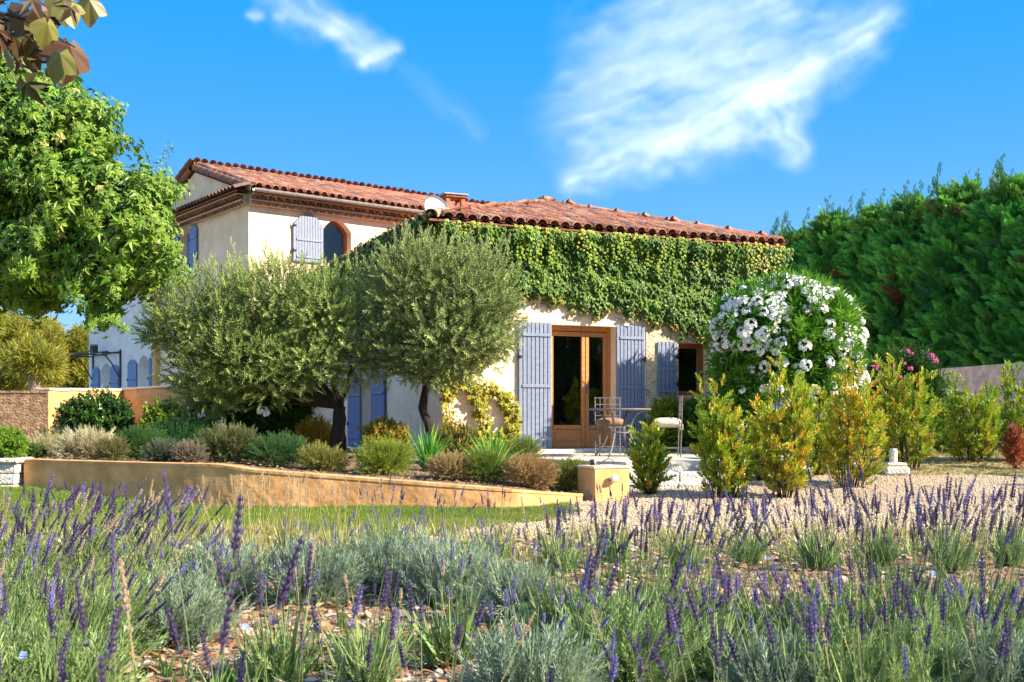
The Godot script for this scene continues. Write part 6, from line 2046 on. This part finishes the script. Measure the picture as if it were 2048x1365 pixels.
func lavender():
	L.spikes = []
	L.dry_spikes = []
	L.blue_spikes = []
	for k in 6:
		L.spikes.append(spike_mesh(k, Color(0.075, 0.052, 0.12), Color(0.19, 0.145, 0.29), Color(0.14, 0.19, 0.07)))
		L.dry_spikes.append(spike_mesh(k, Color(0.52, 0.40, 0.26), Color(0.66, 0.52, 0.36), Color(0.40, 0.36, 0.14)))
		L.blue_spikes.append(spike_mesh(k, Color(0.17, 0.14, 0.34), Color(0.31, 0.28, 0.56), Color(0.18, 0.25, 0.10)))
	# [pixel column, depth, look, spikes, cushion radius, height of the tips, lean to the right]
	# looks: g green with dark spikes, s silver with blue spikes, d dried straw spikes, t thin plant, few leaves
	var far_row := [[45, 6.4, "g", 14, 0.2, 0.50, 0.15], [180, 6.8, "g", 14, 0.2, 0.54, 0.1], [300, 6.4, "t", 10, 0.12, 0.52, 0.1], [440, 6.6, "d", 10, 0.08, 0.56, -0.05], [510, 6.3, "d", 9, 0.08, 0.60, 0.0], [590, 6.7, "d", 12, 0.08, 0.58, -0.05], [680, 6.5, "d", 9, 0.08, 0.56, 0.05], [770, 6.9, "t", 8, 0.08, 0.54, 0.0], [880, 6.6, "t", 7, 0.08, 0.52, 0.05], [985, 6.9, "t", 8, 0.08, 0.48, -0.03], [1120, 6.6, "t", 8, 0.10, 0.48, 0.0], [1230, 6.9, "t", 8, 0.10, 0.50, 0.02], [1370, 6.6, "t", 7, 0.10, 0.46, 0.1], [1500, 7.0, "t", 7, 0.10, 0.44, -0.05], [1640, 6.7, "t", 8, 0.12, 0.50, -0.1], [1760, 6.9, "t", 9, 0.12, 0.52, 0.0], [1900, 6.6, "t", 9, 0.12, 0.54, 0.05], [2020, 6.8, "t", 8, 0.12, 0.50, 0.1]]
	var mid_row := [[-30, 4.2, "g", 26, 0.30, 0.64, 0.45], [55, 4.6, "g", 26, 0.30, 0.62, 0.45], [150, 4.3, "g", 26, 0.30, 0.62, 0.4], [235, 4.8, "g", 22, 0.26, 0.60, 0.4], [430, 5.6, "s", 8, 0.27, 0.40, 0.1], [620, 5.5, "s", 9, 0.28, 0.44, 0.0], [790, 5.9, "s", 10, 0.32, 0.46, 0.0], [900, 5.5, "s", 9, 0.30, 0.42, 0.0], [1040, 5.0, "s", 10, 0.22, 0.46, 0.0], [1150, 4.3, "g", 15, 0.22, 0.60, 0.05], [1245, 4.0, "g", 17, 0.26, 0.64, 0.05], [1330, 4.2, "g", 20, 0.28, 0.62, 0.22], [1440, 4.4, "t", 10, 0.12, 0.62, 0.1], [1565, 4.2, "g", 12, 0.18, 0.64, -0.2], [1685, 4.1, "g", 20, 0.26, 0.68, -0.15], [1785, 4.3, "g", 24, 0.28, 0.70, 0.0], [1880, 4.0, "g", 24, 0.28, 0.68, 0.06], [1985, 4.2, "g", 22, 0.28, 0.66, 0.1]]
	var front_row := [[-60, 3.4, "g", 18, 0.26, 0.58, 0.4], [110, 3.5, "g", 16, 0.22, 0.46, 0.45], [345, 4.5, "s", 9, 0.25, 0.44, 0.15], [560, 3.9, "t", 7, 0.10, 0.46, 0.0], [740, 3.8, "t", 7, 0.10, 0.44, 0.05], [900, 4.1, "t", 7, 0.12, 0.42, 0.0], [1060, 3.5, "s", 8, 0.24, 0.40, 0.0], [1235, 3.7, "g", 12, 0.30, 0.42, 0.2], [1420, 3.8, "t", 8, 0.12, 0.44, 0.1], [1560, 3.5, "s", 10, 0.20, 0.46, -0.1], [1720, 3.4, "g", 14, 0.24, 0.46, -0.1], [1870, 3.5, "g", 14, 0.28, 0.44, 0.0], [2020, 3.4, "s", 12, 0.24, 0.44, 0.0]]
	var near_row := [[60, 2.2, "t", 6, 0.06, 0.62, 0.0], [225, 1.7, "t", 3, 0.04, 0.72, -0.12], [345, 1.5, "t", 3, 0.04, 0.74, -0.05], [440, 1.6, "t", 2, 0.04, 0.83, -0.15], [565, 1.9, "t", 4, 0.05, 0.70, -0.08], [690, 2.1, "t", 4, 0.05, 0.62, 0.0], [850, 2.3, "t", 5, 0.06, 0.56, 0.1], [1090, 2.0, "t", 5, 0.05, 0.68, 0.2], [1280, 2.4, "t", 5, 0.06, 0.56, 0.1], [1460, 2.3, "t", 6, 0.06, 0.60, -0.15], [1600, 2.1, "t", 6, 0.06, 0.62, -0.25], [1730, 2.4, "t", 6, 0.06, 0.60, -0.1], [1880, 2.2, "t", 5, 0.06, 0.60, 0.0], [2000, 2.3, "t", 5, 0.06, 0.60, 0.05]]
	var rows := [[far_row, "farthest lavender row"], [mid_row, "middle lavender row"], [front_row, "front lavender row"], [near_row, "row nearest the viewer"]]
	var nth := ["leftmost", "second from left", "third from left", "fourth from left", "fifth from left", "sixth from left", "seventh from left", "eighth from left", "ninth from left", "tenth from left", "eleventh from left", "twelfth from left", "thirteenth from left", "fourteenth from left", "fifteenth from left", "sixteenth from left", "seventeenth from left", "eighteenth from left", "nineteenth from left", "twentieth from left", "fourth from right", "third from right", "second from right", "rightmost"]
	var looks := {"g": "green lavender with dark spikes", "s": "silvery lavender with blue spikes", "d": "dried lavender with straw spikes", "t": "sparse lavender with few spikes"}
	for r in rows:
		for i in r[0].size():
			var q = r[0][i]
			lavender_plant("%s, %s in the %s" % [looks[q[2]], "rightmost" if i == r[0].size() - 1 else nth[i], r[1]], q[0], q[1], q[2], q[3], q[4], q[5], q[6], r[1])
	chicory()

func lavender_plant(label: String, px: float, d: float, look: String, n: int, rad: float, tip: float, lean: float, row: String) -> void:
	n = int(n * (1.9 if look == "g" else 1.7))
	var p := at(px, 838.0, d)
	p.y = ground_h(p.x, d) + 0.01
	var t := thing("lavender_plant", label, "lavender", p, 0.0, "lavender plants in the " + row)
	# leaves at the base
	var c := Copies.new()
	rad *= 0.84
	var hh := rad * (1.0 if look != "s" else 1.0)
	var blobs := [[Vector3(0, hh * 0.4, 0), Vector3(rad * 0.8, hh * 0.7, rad * 0.8)]]
	for k in 5:
		var a := k * 1.26 + R(0, 1)
		blobs.append([Vector3(cos(a) * rad * 0.5 + lean * rad * 0.5, hh * R(0.3, 0.6), sin(a) * rad * 0.45), Vector3(rad * 0.5, hh * 0.5, rad * 0.5)])
	var ca := Color(0.19, 0.33, 0.10)
	var cb := Color(0.46, 0.60, 0.24)
	if look == "s":
		ca = Color(0.21, 0.31, 0.20)
		cb = Color(0.50, 0.62, 0.45)
	elif look == "d":
		ca = Color(0.30, 0.27, 0.10)
		cb = Color(0.46, 0.40, 0.18)
	fill(c, blobs, int(rad * (1500.0 if look == "g" else 2200.0)) if look != "t" else 60, 0.55, 1.0, ca, cb, 1.1, 0.7, 0.2, 0.25, Vector3.ZERO, 0.3)
	spread("foliage", c, L.lavender_leaf, M.dull_leaf, t)
	# loose flowerless stems
	var st := Copies.new()
	for k in int(n * 1.1) + 5:
		var a := R(0, TAU)
		var dir := Vector3(cos(a) * R(0.1, 0.5) + lean, 1.0, sin(a) * R(0.1, 0.5))
		st.add(aim(dir, R(0, TAU)) * Basis.from_scale(Vector3(0.8, R(0.8, 1.5), 0.8)), Vector3(cos(a), 0, sin(a)) * rad * R(0.1, 0.5), ca.lerp(Color(0.26, 0.34, 0.12), rng.randf()))
	spread("stems", st, L.tall_grass, M.dull_leaf, t)
	for k in n:
		var a := k * 2.4 + R(-0.3, 0.3)
		var sp := R(0.05, 0.42) if rad > 0.12 else R(0.02, 0.3)
		var dir := Vector3(cos(a) * sp + lean * R(0.4, 1.4), 1.0, sin(a) * sp).normalized()
		var len_ := (tip - p.y) * R(0.78, 1.08) / maxf(dir.y, 0.6) / 0.62
		var list: Array = L.spikes
		if look == "d":
			list = L.dry_spikes
		elif rng.randf() < 0.10 and look != "s":
			list = L.dry_spikes
		elif look == "s" or rng.randf() < 0.22:
			list = L.blue_spikes
		var thick := R(0.5, 0.75)
		var b := aim(dir, R(0, TAU))
		var foot := Vector3(cos(a), 0, sin(a)) * rad * R(0.1, 0.6)
		part("flower_spike", list[rng.randi() % 6], M.dull_leaf, t, Transform3D(Basis(b.x * thick, b.y * len_, b.z * thick), foot))

func chicory():
	var blue := plain("blue petals", lin(0.22, 0.30, 0.80), 0.8)
	var flower := MB.new()
	for k in 16:
		var a := TAU * k / 16.0
		flower.leaf(Vector3.ZERO, Vector3(cos(a), R(0.1, 0.35), sin(a)), Vector3.UP, 0.014, 0.005, 0.1, 0.7)
	var fm := flower.done()
	var spots := [[45, 1312, 3.3, "chicory with a pale blue flower at the lower left corner"], [490, 1255, 3.6, "chicory with one blue flower over the leaf litter"], [1866, 1147, 4.6, "chicory with a blue flower among the right lavender"], [1535, 1117, 5.4, "chicory with a blue flower near the centre right"], [1165, 1218, 4.4, "chicory with a blue flower beside the big green lavender"], [1470, 1165, 4.8, "pale flowered chicory on the open litter right of centre"]]
	for s in spots:
		var head := at(s[0], s[1], s[2])
		var base := Vector3(head.x + R(-0.05, 0.05), ground_h(head.x, s[2]), head.z)
		var t := thing("chicory", s[3], "wild flower", base, 0.0, "blue chicory flowers")
		var rel := head - base
		part("stem", MB.new().tube([Vector3.ZERO, rel * 0.5 + Vector3(R(-0.02, 0.02), 0, 0), rel], [0.003, 0.0025, 0.0015], 5).tube([rel * 0.6, rel * 0.8 + Vector3(0.03, 0.01, 0)], [0.0018, 0.001], 4).done(), flat_leaf(Color(0.14, 0.2, 0.07)), t)
		part("flower", fm, blue, t, Transform3D(aim(Vector3(R(-0.3, 0.3), 0.7, 0.8), R(0, 6)), rel))
		for k in 4:
			var lf := MB.new()
			lf.col = Color(0.12, 0.2, 0.06)
			lf.leaf(Vector3.ZERO, Vector3(cos(k * 1.6), 0.6, sin(k * 1.6)), Vector3.UP, 0.11, 0.025, 0.2, 0.5, 0.2)
			part("leaf", lf.done(), M.leaf, t)

# ------------------------------------------------------------------ the branch of brown leaves in the upper left corner
func near_branch():
	var base := Vector3(-3.6, 0, -3.6)
	var t := thing("overhanging_tree", "brown leaved branch reaching into the top left corner", "tree", base)
	part("trunk", MB.new().smooth().tube([Vector3(0, 0, 0), Vector3(0.03, 1.2, 0), Vector3(0.1, 2.6, 0)], [0.11, 0.09, 0.06], 10).done(), M.bark, t)
	var tips := [[30, -30, 4.6], [85, 100, 4.5], [150, 95, 4.4], [60, 160, 4.5], [170, 0, 4.6], [10, 95, 4.6]]
	var fork := at(-60, 10, 4.3) - base
	part("limb", MB.new().smooth().tube([Vector3(0.1, 2.5, 0), Vector3(0.25, 2.75, -0.3), fork], [0.045, 0.03, 0.014], 8).done(), M.bark, t)
	for q in tips:
		var e := at(q[0], q[1], q[2]) - base
		part("twig", MB.new().tube([fork, fork.lerp(e, 0.5) + Vector3(0, 0.03, 0), e], [0.008, 0.006, 0.003], 6).done(), M.bark, t)
	var mats := [flat_leaf(Color(0.075, 0.07, 0.016)), flat_leaf(Color(0.10, 0.09, 0.018)), flat_leaf(Color(0.07, 0.045, 0.018)), flat_leaf(Color(0.15, 0.145, 0.025)), flat_leaf(Color(0.09, 0.042, 0.018))]
	for m in mats:
		m.backlight_enabled = false
	var spots := [[20, 20, 1.0], [60, 5, 1.0], [80, 22, 1.1], [105, -5, 1.0], [130, 5, 0.9], [150, 20, 0.7], [185, 5, 0.8], [15, 45, 1.1], [70, 60, 1.2], [95, 50, 0.8], [40, 90, 1.0], [55, 105, 1.2], [35, 118, 1.1], [110, 95, 1.1], [140, 92, 1.2], [130, 110, 1.0], [5, 110, 1.0], [45, 165, 1.0], [-20, 60, 1.1], [-15, 0, 1.1], [100, 135, 0.6], [25, 70, 1.0], [8, 75, 0.9]]
	for s in spots:
		var p := at(s[0] + R(-6, 6), s[1] - 12, R(4.3, 4.7)) - base
		part("leaf", L.curled_leaf if rng.randf() < 0.7 else L.plane_leaf, mats[rng.randi() % 5], t, Transform3D(hang(Vector3(R(-0.6, 0.9), -1, R(-0.5, 0.5)), Vector3(R(-0.7, 0.7), R(-0.2, 0.7), R(0.3, 1.0))).scaled(Vector3.ONE * s[2] * R(0.75, 1.0)), p))
